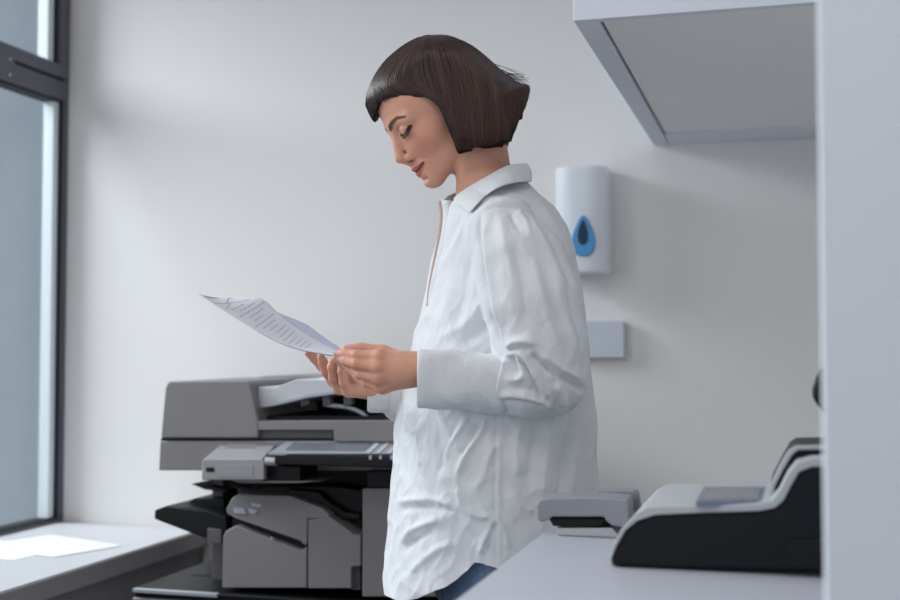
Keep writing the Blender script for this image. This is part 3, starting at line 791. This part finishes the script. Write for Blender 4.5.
def hair_sdf(P):
    px, py, y = hair_uv(P)
    H, d = thick(px, py)
    a = np.where(d > 0, (np.abs(y)-H)*.6, np.sqrt(d*d+np.maximum(np.abs(y), 0)**2))
    f = look(MAP_FACE, px, py)/S0
    return smax(a, f, .010)
hv2, hf2 = surfnets(hair_sdf, HC_+V3(-.17, -.13, -.12), HC_+V3(.17, .13, .12), .0022, 1)
for _ in range(3):   # relax
    acc = np.zeros_like(hv2); cn = np.zeros(len(hv2))
    for k in range(4):
        for dk in (1, 3):
            np.add.at(acc, hf2[:, k], hv2[hf2[:, (k+dk) % 4]]); np.add.at(cn, hf2[:, k], 1)
    hv2 = .5*hv2+.5*acc/cn[:, None]
HBASE = srgb((50, 34, 29))
hair = finish('hair', np_mesh(hv2, hf2, 'hair', np.repeat(HBASE[None]*.6, len(hv2), 0)), M['hairbase'], W)
GU = [[(424, 37), (400, 50), (382, 68), (371, 88), (368, 104), (374, 120)],
      [(427, 38), (405, 54), (388, 72), (378, 88), (376, 100), (379, 110)],
      [(429, 39), (410, 56), (394, 76), (386, 94), (392, 102), (406, 103)],
      [(430, 40), (416, 58), (404, 76), (402, 93), (416, 102), (434, 107)],
      [(431, 39), (422, 58), (418, 76), (424, 94), (436, 108), (444, 120)],
      [(432, 38), (433, 58), (438, 82), (444, 105), (450, 132), (458, 158)],
      [(435, 37.5), (446, 58), (455, 84), (461, 108), (465, 132), (468, 158)],
      [(439, 37.5), (460, 58), (472, 84), (477, 108), (479, 131), (480, 155)],
      [(444, 38), (472, 60), (488, 84), (494, 106), (495, 129), (495, 152)],
      [(450, 39), (482, 64), (501, 84), (509, 102), (510, 124), (506, 147)],
      [(456, 40), (488, 64), (508, 82), (519, 96), (522, 110), (514, 132)],
      [(462, 43), (492, 66), (510, 81), (520, 88), (526, 94), (527, 103)],
      [(468, 46), (494, 67), (508, 79), (517, 85), (524, 88), (530, 88)]]
GU = np.array([smoothpath(g, 22) for g in GU])
gp = np.array([0, .6, 1.2, 1.9, 2.6, 3.3, 4.4, 5.5, 6.6, 7.5, 8.3, 8.9, 9.4]); gp /= gp[-1]
def strands(side, n):
    V = []; Fc = []; Cl = []; vo = 0
    for i in range(n):
        a = rng.random(); k = min(np.searchsorted(gp, a)-1, len(gp)-2); k = max(k, 0); t = (a-gp[k])/(gp[k+1]-gp[k])
        g = GU[k]*(1-t)+GU[k+1]*t
        s0 = rng.uniform(0, .35) if rng.random() < .6 else 0
        ln_ = 1.0-.09*rng.random()**2
        tt = np.linspace(s0, ln_, 16); idx = tt*21; i0 = np.minimum(idx.astype(int), 20); fr = (idx-i0)[:, None]
        c = g[i0]*(1-fr)+g[i0+1]*fr
        wob = rng.normal(0, 1, 2)*1.0
        c = c+np.outer(np.sin(tt*rng.uniform(2, 6)+rng.uniform(0, 6)), wob)*tt[:, None]
        H, d = thick(c[:, 0], c[:, 1])
        for k_ in range(10, 16):
            if c[k_, 0] > 446 and c[k_, 1] > 112: H[k_] = max(H[k_], .985*H[k_-1])
        H = np.maximum(H, .0) + rng.uniform(-.0012, .0018)
        fade = 1.0
        y = side*H*fade
        P = hair_pt(c[:, 0], c[:, 1], y)
        r = rng.uniform(.0006, .0012)*np.clip(1.15-tt**3, .25, 1)
        tg = np.gradient(P, axis=0); tg /= np.linalg.norm(tg, axis=1)[:, None]+1e-9
        nr = np.array([0, side*1., 0])@RTT.T; bt = np.cross(tg, nr); bt /= np.linalg.norm(bt, axis=1)[:, None]+1e-9
        ring = [P+bt*r[:, None]*1.3, P+nr*r[:, None]*.9, P-bt*r[:, None]*1.3, P-nr*r[:, None]*.9]
        R = np.stack(ring, 1).reshape(-1, 3); V.append(R)
        base = np.arange(15)[:, None]*4
        for q in range(4):
            q2 = (q+1) % 4
            Fc.append(np.hstack([base+q, base+q2, base+4+q2, base+4+q])+vo)
        vo += 64
        hue = srgb((62, 45, 41))*(1-a)+srgb((92, 56, 44))*a
        v = rng.uniform(.28, .85)+(.8 if rng.random() < .08 else 0)
        Cl.append(np.repeat((hue*v)[None], 64, 0))
    return np.vstack(V), np.vstack(Fc), np.vstack(Cl)
a1 = strands(-1, 2600); a2 = strands(1, 900)
VV = np.vstack([a1[0], a2[0]]); FF = np.vstack([a1[1], a2[1]+len(a1[0])]); CC = np.vstack([a1[2], a2[2]])
# flyaway ends at the back
fly = []
st = finish('hair_strands', np_mesh(VV, FF, 'strands', CC), M['hair'], hair)
vs = []; fcs = []
for k in range(46):
    x0 = rng.uniform(486, 508); y0 = 60+(x0-486)*.85+rng.uniform(0, 6)
    e = (rng.uniform(518, 531), rng.uniform(76, 96)); m_ = ((x0+e[0])/2+rng.uniform(-2, 3), (y0+e[1])/2-rng.uniform(-1, 3))
    yy = rng.uniform(-.045, .045)
    pth = smoothpath([(x0, y0), m_, e], 8); P = hair_pt(pth[:, 0], pth[:, 1], np.full(8, yy)*np.linspace(1, .8, 8))
    me = tube_me([Vector(p) for p in P], list(np.linspace(.0005, .0002, 8)), 3)
    o = len(vs); vs += [v.co.copy() for v in me.vertices]; fcs += [tuple(i+o for i in p.vertices) for p in me.polygons]
me = me_from(vs, fcs); ca = me.color_attributes.new('Col', 'FLOAT_COLOR', 'POINT'); ca.data.foreach_set('color', np.tile(np.append(HBASE, 1), len(vs)))
finish('flyaway_hair', me, M['hair'], hair)

# ------------------------------------------------------------------ shirt
rows = [(178, 476, 522, .046), (185, 464, 528, .052), (192, 456, 535, .066), (200, 449, 543, .090), (209, 444, 551, .118), (218, 442, 556, .140), (232, 439, 563, .160), (250, 436, 569, .170), (290, 429, 577, .172),
        (330, 418, 582, .168), (370, 408, 587, .168), (410, 401, 592, .175), (450, 397, 594, .182), (500, 392, 595, .188), (550, 388, 595, .192), (620, 384, 595, .196)]
PSB = math.radians(12)
rz_, rc, ra, rb = [], [], [], []
for py, xf, xb, b_ in rows:
    A = L(xf, py); Bq = L(xb, py); half = (Bq[0]-A[0])/2
    rz_.append(A[2]); rc.append((A[0]+Bq[0])/2); rb.append(b_); ra.append(math.sqrt(max(half**2-(b_*math.sin(PSB))**2, 1e-4))/math.cos(PSB))
o_ = np.argsort(rz_); rz_ = np.array(rz_)[o_]; rc = np.array(rc)[o_]; ra = np.array(ra)[o_]; rb = np.array(rb)[o_]
def torso(P):
    z = P[:, 2]; cx = np.interp(z, rz_, rc); a = np.interp(z, rz_, ra); b = np.interp(z, rz_, rb)
    X = (P[:, 0]-cx); Y = P[:, 1]; c, s = math.cos(PSB), math.sin(PSB)
    X, Y = X*c+Y*s, -X*s+Y*c
    n = 2.25
    r = ((np.abs(X)/a)**n+(np.abs(Y)/b)**n)**(1/n)
    d = (r-1)*np.minimum(a, b)
    return smax(d, z-rz_[-1], .01)
def sl_near(P):
    d = chain(P, [L(506, 226, -.118), L(503, 234, -.130), L(520, 262, -.165), L(533, 305, -.180), L(541, 350, -.185), L(547, 372, -.185)], [.040, .050, .062, .069, .064, .056], .03)
    d = smin(d, chain(P, [L(552, 380, -.185), L(530, 383, -.190), L(512, 383, -.190)], [.050, .046, .043], .02), .018)
    return d
def sl_far(P):
    return chain(P, [L(497, 232, .13), L(515, 300, .17), L(517, 385, .19), L(470, 396, .14), L(400, 396, .07)], [.050, .062, .055, .046, .040], .02)
def shirt_sdf(P):
    d = torso(P); a = sl_near(P)
    d = smin(d, a, .008); d = smin(d, sl_far(P), .015)
    return d
sv, sf = surfnets(shirt_sdf, (-.14, -.30, .67), (.30, .28, 1.45), .0031, 1)
# folds: ridges and grooves laid out over the near side as a cutter would see them
N = vnormals(sv, sf); spx, spy = Lproj(sv)
near = sstep(.15, -.35, N[:, 1])*sstep(.03, -.02, sv[:, 1])
FO = [ # pts, amp (m), width (px)
 ([(481, 216), (479, 240), (482, 270), (488, 305), (497, 335), (508, 352)], -.0080, 2.2),
 ([(487, 214), (485, 240), (488, 270), (494, 303), (503, 333)], .0035, 4),
 ([(531, 208), (541, 222), (552, 240), (562, 260), (571, 282)], -.0115, 2.4),
 ([(526, 212), (537, 230), (547, 250), (557, 275), (566, 300)], .0050, 5),
 ([(539, 204), (552, 222), (563, 243), (572, 264)], .0040, 4),
 ([(480, 214), (495, 207), (512, 206), (528, 209)], -.0022, 1.6),
 ([(478, 213), (495, 204), (514, 203), (530, 205)], .0020, 2.0),
 ([(509, 212), (514, 222), (520, 232)], -.003, 2.5), ([(516, 209), (525, 222), (531, 240)], .003, 3),
 ([(500, 212), (503, 235), (510, 262), (516, 290)], .0030, 5),
 ([(512, 240), (520, 270), (524, 300), (524, 330)], -.0040, 5),
 ([(530, 250), (540, 285), (548, 320), (560, 350)], .0045, 6),
 ([(548, 262), (560, 300), (570, 335), (577, 360)], .0040, 5),
 ([(541, 268), (552, 302), (562, 335), (572, 362)], -.0040, 4),
 ([(566, 285), (574, 320), (582, 355), (587, 380)], -.0030, 3),
 # gathers in the crook of the elbow
 ([(506, 350), (514, 343), (526, 341), (538, 345)], .0070, 4.0),
 ([(508, 352), (518, 347), (530, 349)], -.0060, 2.4),
 ([(505, 354), (516, 353), (526, 357)], .0050, 2.2),
 ([(516, 354), (522, 365), (524, 375), (516, 381)], .0045, 2.6),
 ([(511, 355), (515, 364), (518, 374)], -.0050, 2.6),
 ([(522, 354), (532, 368), (541, 384), (549, 400)], .0075, 3.2),
 ([(520, 357), (528, 372), (536, 388), (543, 402)], -.0075, 3.0),
 ([(528, 353), (540, 362), (552, 374), (560, 388)], -.0100, 5.0),
 ([(538, 352), (552, 362), (566, 372), (580, 378)], .0060, 4.0),
 ([(546, 370), (556, 382), (562, 396), (563, 408)], .0060, 3.0),
 ([(560, 374), (572, 384), (584, 390)], -.0050, 3.0),
 ([(507, 356), (503, 370), (499, 385), (496, 397)], .0060, 3.0),
 ([(500, 356), (497, 372), (493, 392), (490, 406)], -.0055, 2.4),
 ([(496, 396), (512, 395), (528, 397), (544, 402), (556, 408)], .0060, 3.0),
 ([(500, 401), (516, 401), (532, 403), (548, 410)], -.0050, 2.6),
 ([(504, 378), (514, 380), (526, 378)], .0030, 3.0),
 ([(512, 388), (524, 388), (536, 392)], -.003, 3),
 # chest and front
 ([(470, 214), (462, 232), (452, 252), (443, 272)], .0040, 4), ([(463, 214), (452, 235), (444, 255)], -.0030, 3),
 ([(474, 245), (468, 270), (462, 300), (455, 330)], -.0040, 7), ([(484, 300), (472, 318), (458, 330), (440, 338)], .0045, 6),
 ([(490, 322), (478, 334), (462, 342)], -.0040, 5), ([(450, 280), (446, 310), (436, 335)], .0030, 5),
 ([(440, 296), (432, 318), (424, 340)], -.0025, 3),
 # lower shirt
 ([(497, 416), (496, 460), (495, 500), (496, 545), (497, 566)], -.0028, 1.8), ([(500, 416), (499, 460), (498, 500), (499, 545), (500, 566)], .0028, 2.0),
 ([(488, 415), (478, 436), (466, 455), (458, 478)], .0070, 3.2), ([(480, 420), (470, 440), (460, 458)], -.0055, 3.0),
 ([(470, 414), (462, 428), (450, 444), (444, 462)], .0045, 3.0), ([(500, 440), (490, 455), (484, 474), (476, 492)], .0045, 3.5),
 ([(456, 430), (446, 452), (440, 475)], -.0040, 3.0), ([(425, 415), (420, 440), (422, 470)], .0035, 3.5), ([(410, 408), (413, 425), (420, 436)], .0060, 3.5),
 ([(404, 425), (408, 450), (406, 480)], -.0035, 3.5),
 ([(398, 503), (416, 500), (436, 500), (456, 507)], .0045, 3.2), ([(400, 511), (420, 508), (440, 509), (458, 513)], -.0028, 3.5),
 ([(402, 545), (412, 532), (426, 524), (442, 519)], .0060, 4.0), ([(404, 552), (418, 540), (434, 531)], -.0025, 3.5),
 ([(410, 575), (424, 560), (440, 548), (455, 544)], .0045, 4.0), ([(458, 485), (462, 505), (476, 515), (494, 517)], .0050, 3.5),
 ([(497, 515), (490, 530), (483, 545), (478, 556)], .0060, 3.0), ([(494, 522), (489, 538), (486, 552)], -.0055, 2.6), ([(500, 520), (505, 535), (508, 550)], .0045, 3.0),
 ([(520, 420), (516, 450), (518, 480)], .0040, 5), ([(540, 418), (532, 450), (528, 485)], -.0040, 6), ([(510, 490), (520, 505), (535, 512)], .0040, 5),
 ([(572, 410), (566, 445), (561, 480), (557, 512)], -.0075, 4.5), ([(580, 412), (575, 450), (572, 490)], .0040, 5),
 ([(550, 425), (546, 460), (540, 500)], .0030, 6)]
disp = np.zeros(len(sv))
for pts, amp, wd in FO:
    pts = smoothpath(pts, 14) if len(pts) > 2 else np.array(pts)
    dd, fr = polydist(spx, spy, pts)
    disp += 1.15*amp*np.exp(-(dd/wd)**1.5)*np.clip(np.sin(np.pi*np.clip(fr, .04, .96))*2.2, 0, 1)
disp *= near
# fine crumple
def crumple(p):
    a = noise.noise(Vector((p[0]*15, p[1]*15, p[2]*7)))
    b = 1-2*abs(noise.noise(Vector((p[0]*17+p[2]*9, p[1]*15, p[2]*10+p[0]*5+7))))
    c = 1-2*abs(noise.noise(Vector((p[0]*34-p[2]*16, p[1]*30, p[2]*20+3))))
    return a*.0030+max(b-.35, 0)*.0042+max(c-.4, 0)*.0022
nz = np.array([crumple(p) for p in sv])*(.4+.75*sstep(1.32, 1.08, sv[:, 2]))
# far side folds: slow vertical drape
drape = .004*np.sin(sv[:, 0]*60+3*np.sin(sv[:, 2]*9))*sstep(-.05, .05, sv[:, 1])
sv = sv+N*(disp+nz+drape)[:, None]
# hem: open the shirt below the curved hem line
spx, spy = Lproj(sv)
hx = [378, 384, 400, 418, 434, 446, 456, 466, 475, 484, 497, 515, 540, 600]
hy = [590, 592, 600, 596, 589, 584, 578, 569, 560, 562, 566, 575, 590, 600]
hemz = CAMZ-(np.interp(spx, hx, hy)-348)/F*(D0+sv[:, 1])-.0
far_ = sstep(-.02, .03, sv[:, 1])
hemz = hemz*(1-far_)+far_*(CAMZ-(np.interp(spx, hx, hy)-348)/F*(D0-.1))
below = sv[:, 2] < hemz
keep = ~(below[sf].all(1))
neckz = CAMZ-(np.interp(sv[:, 0]/D0*F+450, [440, 455, 470, 490, 510, 530, 545], [208, 204, 199, 191, 184, 177, 170])-348)/F*D0
keep &= ~((sv[:, 2] > neckz)[sf].all(1))
sv[below, 2] = hemz[below]
sf = sf[keep]
used = np.unique(sf); remap = -np.ones(len(sv), int); remap[used] = np.arange(len(used)); sv = sv[used]; sf = remap[sf]
shirt = finish('shirt', np_mesh(sv, sf, 'shirt'), M['shirt'], W); solid(shirt, .0016)
# collar
def pushout(P, g):
    P = np.array(P, float)
    for _ in range(6):
        d = shirt_sdf(P); gr = P-V3(0, -D0, CAMZ); gr /= np.linalg.norm(gr, axis=1)[:, None]
        P = P+np.clip(g-d, 0, .02)[:, None]*gr*np.where(P[:, 1] > 0, 1., -1.)[:, None]
    return P
def ribbon(name, topc, botc, n, parent, m, th=.002, mid=0, push=True):
    T = smoothpath([L(*p) for p in topc], n); Bc = smoothpath([L(*p) for p in botc], n)
    rowsP = []
    for t in np.linspace(0, 1, 7):
        r = T*(1-t)+Bc*t
        out = (T+Bc)/2-L(495, 185, 0); out[:, 2] = 0; out /= np.linalg.norm(out, axis=1)[:, None]+1e-6
        rr_ = r+out*mid*math.sin(math.pi*t); rowsP.append(pushout(rr_, .006) if push else rr_)
    o = finish(name, grid_me(np.stack(rowsP, 0)), m, parent, smooth=True); solid(o, th, 0)
    ss = o.modifiers.new('sub', 'SUBSURF'); ss.levels = 1; ss.render_levels = 1
    return o
tn = [(527, 163.5, .0), (524, 163.5, -.034), (508, 165, -.056), (487, 176, -.062), (468, 187, -.050), (458, 194, -.034), (453, 199, -.022)]
bn = [(531, 182, .0), (529, 182, -.050), (513, 183, -.094), (498, 188, -.108), (486, 196, -.104), (477, 205, -.088), (470, 213, -.068)]
ribbon('collar', tn, bn, 30, shirt, M['shirt'], .0022, .004)
tfa = [(527, 163.5, .0), (524, 163.5, .034), (508, 166, .056), (480, 178, .060), (464, 189, .046), (452, 194, .030), (447, 196, .016)]
bfa = [(531, 182, .0), (529, 182, .050), (513, 183, .090), (490, 190, .098), (468, 197, .088), (452, 203, .060), (443, 207, .034)]
ribbon('collar', tfa, bfa, 30, shirt, M['shirt'], .0022, .004)
# stand of the collar round the neck
st_t = [(522, 168, 0), (508, 170, -.046), (487, 181, -.051), (469, 192, -.040), (458, 199, -.018), (453, 203, .0), (458, 199, .018), (470, 191, .04), (487, 181, .051), (508, 170, .046), (522, 168, 0)]
st_b = [(529, 182, 0), (512, 184, -.066), (490, 192, -.070), (468, 202, -.056), (454, 210, -.026), (446, 213, .0), (452, 210, .026), (468, 202, .052), (490, 192, .066), (512, 184, .066), (529, 182, 0)]
ribbon('collar_stand', st_t, st_b, 44, shirt, M['shirt'], .002, push=False)
# placket edge down the front with tan lining
pl = smoothpath([L(441.5, 201, -.030), L(443.2, 214, -.034), L(441.5, 232, -.038), L(437.5, 252, -.040), L(433, 272, -.040), L(429.5, 290, -.040), L(427.5, 306, -.040)], 24)
w_ = np.interp(np.arange(24), [0, 5, 12, 23], [.0062, .0056, .0048, .0016])
G_ = np.stack([pl+np.stack([-w_*.9, 0*w_+.002, 0*w_], 1), pl+np.stack([w_*.1, -.003+0*w_, 0*w_], 1)], 0)
o = finish('placket_lining', grid_me(G_), M['tan'], shirt, smooth=True); solid(o, .0015, 0)
G_ = np.stack([pl+np.stack([w_*.0, 0*w_-.004, 0*w_], 1), pl+np.stack([w_*0+.016, -.014+0*w_, 0*w_], 1)], 0)
o = finish('placket', grid_me(G_), M['shirt'], shirt, smooth=True); solid(o, .002, 0)
# cuffs
def cuff(name, secs, m, parent, yaw_=0.):
    """secs: list of (px, py_top, py_bot, ydepth, half-thickness)"""
    ringn = 40; rows_ = []
    for px, t_, b__, y_, th_ in secs:
        A = L(px, t_, y_); Bv = L(px, b__, y_); c = (A+Bv)/2; hz_ = (A[2]-Bv[2])/2
        rr = []
        for k in range(ringn):
            a = 2*math.pi*k/ringn; cs, sn = math.cos(a), math.sin(a)
            wr_ = 1+.035*math.sin(3*a+px*.09)+.022*math.sin(6*a-px*.16+1)+.012*math.sin(11*a+px*.35)
            rr.append((c[0]+.3*0, c[1]+th_*math.copysign(abs(cs)**.85, cs)*wr_, c[2]+hz_*math.copysign(abs(sn)**.85, sn)*wr_))
        rows_.append(rr)
    P = np.array(rows_).transpose(1, 0, 2)
    o = finish(name, grid_me(P, True), m, parent, smooth=True); solid(o, .0022, 0); return o
cuff('cuff', [(418, 349, 406, NY, .034), (420, 349, 407, NY, .036)]+[(426+k*6, 349.3+k*.45, 407.4+k*.48, NY, .0365+.0004*k) for k in range(13)]+[(506, 357, 412, NY, .040)], M['shirt'], shirt)
cuff('cuff', [(368.5, 372, 410, .046, .030), (370, 371, 412, .047, .031), (384, 371, 413, .058, .034), (400, 371, 414, .072, .037), (430, 371, 418, .10, .041)], M['shirt'], shirt)
# stitched seam on the cuff and buttons
for px, py in ():
    pt = L(px, py, NY-.0405)
    finish('button', tube_me([Vector(pt+V3(0, .002, 0)), Vector(pt-V3(0, .0012, 0))], .0048, 16), M['disp'], shirt)

# ------------------------------------------------------------------ jeans and shoes
def jeans_sdf(P):
    d = ell(P, L(499, 548, 0), (.128, .165, .13))
    for s in (-1, 1):
        d = smin(d, chain(P, [V3(.085, s*.092, .80), V3(.07, s*.10, .46), V3(.10, s*.11, .10)], [.096, .070, .062]), .02)
    d = smax(d, P[:, 2]-.93, .005)
    return smax(d, .085-P[:, 2], .004)
jv, jf = surfnets(jeans_sdf, (-.10, -.24, .05), (.27, .24, .97), .006, 1)
jn = vnormals(jv, jf)
jv = jv+jn*np.array([noise.noise(Vector((p[0]*20, p[1]*20, p[2]*12)))*.004 for p in jv])[:, None]
jeans = finish('jeans', np_mesh(jv, jf, 'jeans'), M['denim'], W)
# side seam and pocket opening
sm_ = [Vector(L(452, 585+k*4, -.157-.001*k)) for k in range(4)]
for s in (-1, 1):
    def shoe_sdf(P):
        d = cone(P, V3(.105, s*.11, .055), V3(-.06, s*.127, .036), .045, .034)
        d = smin(d, cone(P, V3(.11, s*.11, .06), V3(.11, s*.11, .10), .045, .045), .02)
        d = smax(d, P[:, 2]-.118, .004); return smax(d, .012-P[:, 2], .004)
    a_, f_ = surfnets(shoe_sdf, (-.12, s*.12-.08, 0), (.18, s*.12+.08, .15), .005, 1)
    sh = finish('shoe', np_mesh(a_, f_, 'shoe'), M['shoe'], W)
    lp = [(.155*1, s*.11), (.145, s*.11+.042), (.06, s*.115+.045), (-.05, s*.127+.036), (-.097, s*.13), (-.05, s*.127-.036), (.06, s*.115-.045), (.145, s*.11-.042)]
    lp = smoothpath(lp+[lp[0]], 33)[:-1]
    finish('sole', prism_me([Vector((x, y, .018)) for x, y in lp], [Vector((x, y, .0)) for x, y in lp]), M['sole'], sh)

# ------------------------------------------------------------------ the papers in her hands
TW = Matrix.Translation(Vector(wl)) @ Matrix.Rotation(YAW, 4, 'Z')
def sheet(name, nearp, farp, yn, yf, m, label, lift=0., curl=0.):
    A = smoothpath([L(x, y, yn) for x, y in nearp], 30); Bq = smoothpath([L(x, y, yf) for x, y in farp], 30)
    rows_ = []
    for t in np.linspace(0, 1, 14):
        r = A*(1-t)+Bq*t; r[:, 2] += lift+curl*math.sin(math.pi*t)*np.linspace(1, .1, 30); rows_.append(r)
    G = np.stack(rows_, 0)
    me = grid_me(G); o = finish(name, me, m, None, smooth=True); o.matrix_world = TW; solid(o, .0004, 0)
    tag(o, label, 'paper'); return o, G
sA, GA = sheet('paper_sheet', [(195, 291), (212, 303), (232, 316), (254, 329), (276, 341), (298, 349), (318, 353), (336, 356)], [(219, 297), (240, 297), (262, 299), (277, 312), (294, 325), (312, 337), (328, 346), (342, 353)],
               NY+.02, NY+.17, M['paper'], 'white printed sheet held in her hands, the front one', curl=-.002)
GB = []
i0_ = 12
for v in list(np.linspace(.02, 1, 10))+list(np.linspace(1.04, 1.26, 8)):
    if v <= 1:
        jj = v*(GA.shape[0]-1); k = min(int(jj), GA.shape[0]-2); r = GA[k]*(1-jj+k)+GA[k+1]*(jj-k)
    else:
        rp = np.clip((np.arange(GA.shape[1])-i0_)/7, 0, 1)
        r = GA[-1]+(GA[-1]-GA[-4])*(v-1)*(GA.shape[0]-1)/3*rp[:, None]
    r = r.copy(); r[:, 2] -= .0016
    if v > 1: r[:, 2] += .085*(v-1)**1.6*np.linspace(1.2, .5, GA.shape[1])*rp
    GB.append(r[i0_:-1])
GB = np.stack(GB, 0)
sB = finish('paper_sheet', grid_me(GB), M['paper2'], None, smooth=True); sB.matrix_world = TW; solid(sB, .0004, 0)
tag(sB, 'bluish back sheet showing past the far edge of the printed one in her hands', 'paper')
# printing on the front sheet: rows of short dark strokes and two thin curves lying on the paper
ink = mat('grey_print', (188, 182, 194), .8)
def onsheet(u, v, up=.0007):
    i = u*(GA.shape[1]-1); j = v*(GA.shape[0]-1); i0 = min(int(i), GA.shape[1]-2); j0 = min(int(j), GA.shape[0]-2); a = i-i0; b = j-j0
    p = (GA[j0, i0]*(1-a)+GA[j0, i0+1]*a)*(1-b)+(GA[j0+1, i0]*(1-a)+GA[j0+1, i0+1]*a)*b
    e1 = GA[j0, i0+1]-GA[j0, i0]; e2 = GA[j0+1, i0]-GA[j0, i0]; n = np.cross(e1, e2); n /= np.linalg.norm(n); n = n if n[2] > 0 else -n
    return p+n*up, n
def stroke(uv, wdt):
    vs = []; fs = []
    for k, (u, v) in enumerate(uv):
        a, n = onsheet(u, v); b, n2 = onsheet(u+wdt, v); vs += [tuple(a), tuple(b)]
        if k: fs.append((2*k-2, 2*k-1, 2*k+1, 2*k))
    return vs, fs
V_, F_ = [], []
def addst(uv, w):
    a, f = stroke(uv, w); o = len(V_); V_.extend(a); F_.extend(tuple(i+o for i in q) for q in f)
for r in range(15):
    u = .24+.036*r; v = rng.uniform(.10, .3)
    while v < rng.uniform(.5, .86):
        ln2 = rng.uniform(.04, .14); addst([(u, v+ln2*t/4) for t in range(5)], .007); v += ln2+.03
    if r in (4, 9): continue
addst([(.06, .05+.06*k) for k in range(9)], .02)
addst([(.14+.03*math.sin(k*.5), .08+.07*k) for k in range(12)], .008)
addst([(.20+.02*math.cos(k*.6), .08+.07*k) for k in range(12)], .006)
me = me_from(V_, F_); o = finish('printing', me, ink, None); o.parent = sA; solid(o, .0001, 0)
# ------------------------------------------------------------------ light, sky, camera
wd_ = bpy.data.worlds.new('overcast'); bpy.context.scene.world = wd_; wd_.use_nodes = True
bg = wd_.node_tree.nodes['Background']; bg.inputs['Color'].default_value = (.95, .97, 1.0, 1); bg.inputs['Strength'].default_value = .49
def area(name, loc, rot, sx, sy, e, col, spread=180):
    l = bpy.data.lights.new(name, 'AREA'); l.shape = 'RECTANGLE'; l.size = sx; l.size_y = sy; l.energy = e; l.color = col; l.spread = math.radians(spread)
    o = bpy.data.objects.new(name, l); C.objects.link(o); o.location = loc; o.rotation_euler = rot; return o
# daylight through the near bay of the window band
def aim(loc, to): return (Vector(to)-Vector(loc)).to_track_quat('-Z', 'Y').to_euler()
area('sky_light', (-4.6, 2.0, 3.6), aim((-4.6, 2.0, 3.6), (-.9, 2.7, 1.1)), 2.4, 2.4, 158, (.955, .98, 1.0), 110)
area('daylight_near_bay', (XW-.1, .1, 1.7), (0, math.radians(-90), 0), 1.5, 1.8, 12, (.93, .97, 1.0))
# warm white fill light added under the ceiling, out of frame
area('ceiling_fill', (-.4, .3, CEIL-.02), (0, 0, 0), 1.2, .6, 9, (1.0, .93, .86))
cam = bpy.data.cameras.new('camera'); co = bpy.data.objects.new('camera', cam); C.objects.link(co)
co.location = (0, 0, CAMZ); co.rotation_euler = (math.pi/2+PITCH, 0, YAW)
cam.sensor_width = 36; cam.lens = F/900*36; cam.clip_start = .05
cam.dof.use_dof = True; cam.dof.focus_distance = 1.93; cam.dof.aperture_fstop = 3.2
sc = bpy.context.scene; sc.camera = co
sc.view_settings.view_transform = 'Standard'; sc.view_settings.look = 'None'; sc.view_settings.gamma = 1; sc.view_settings.use_curve_mapping = False
sc.view_settings.exposure = 0.30
sc.cycles.use_denoising = True
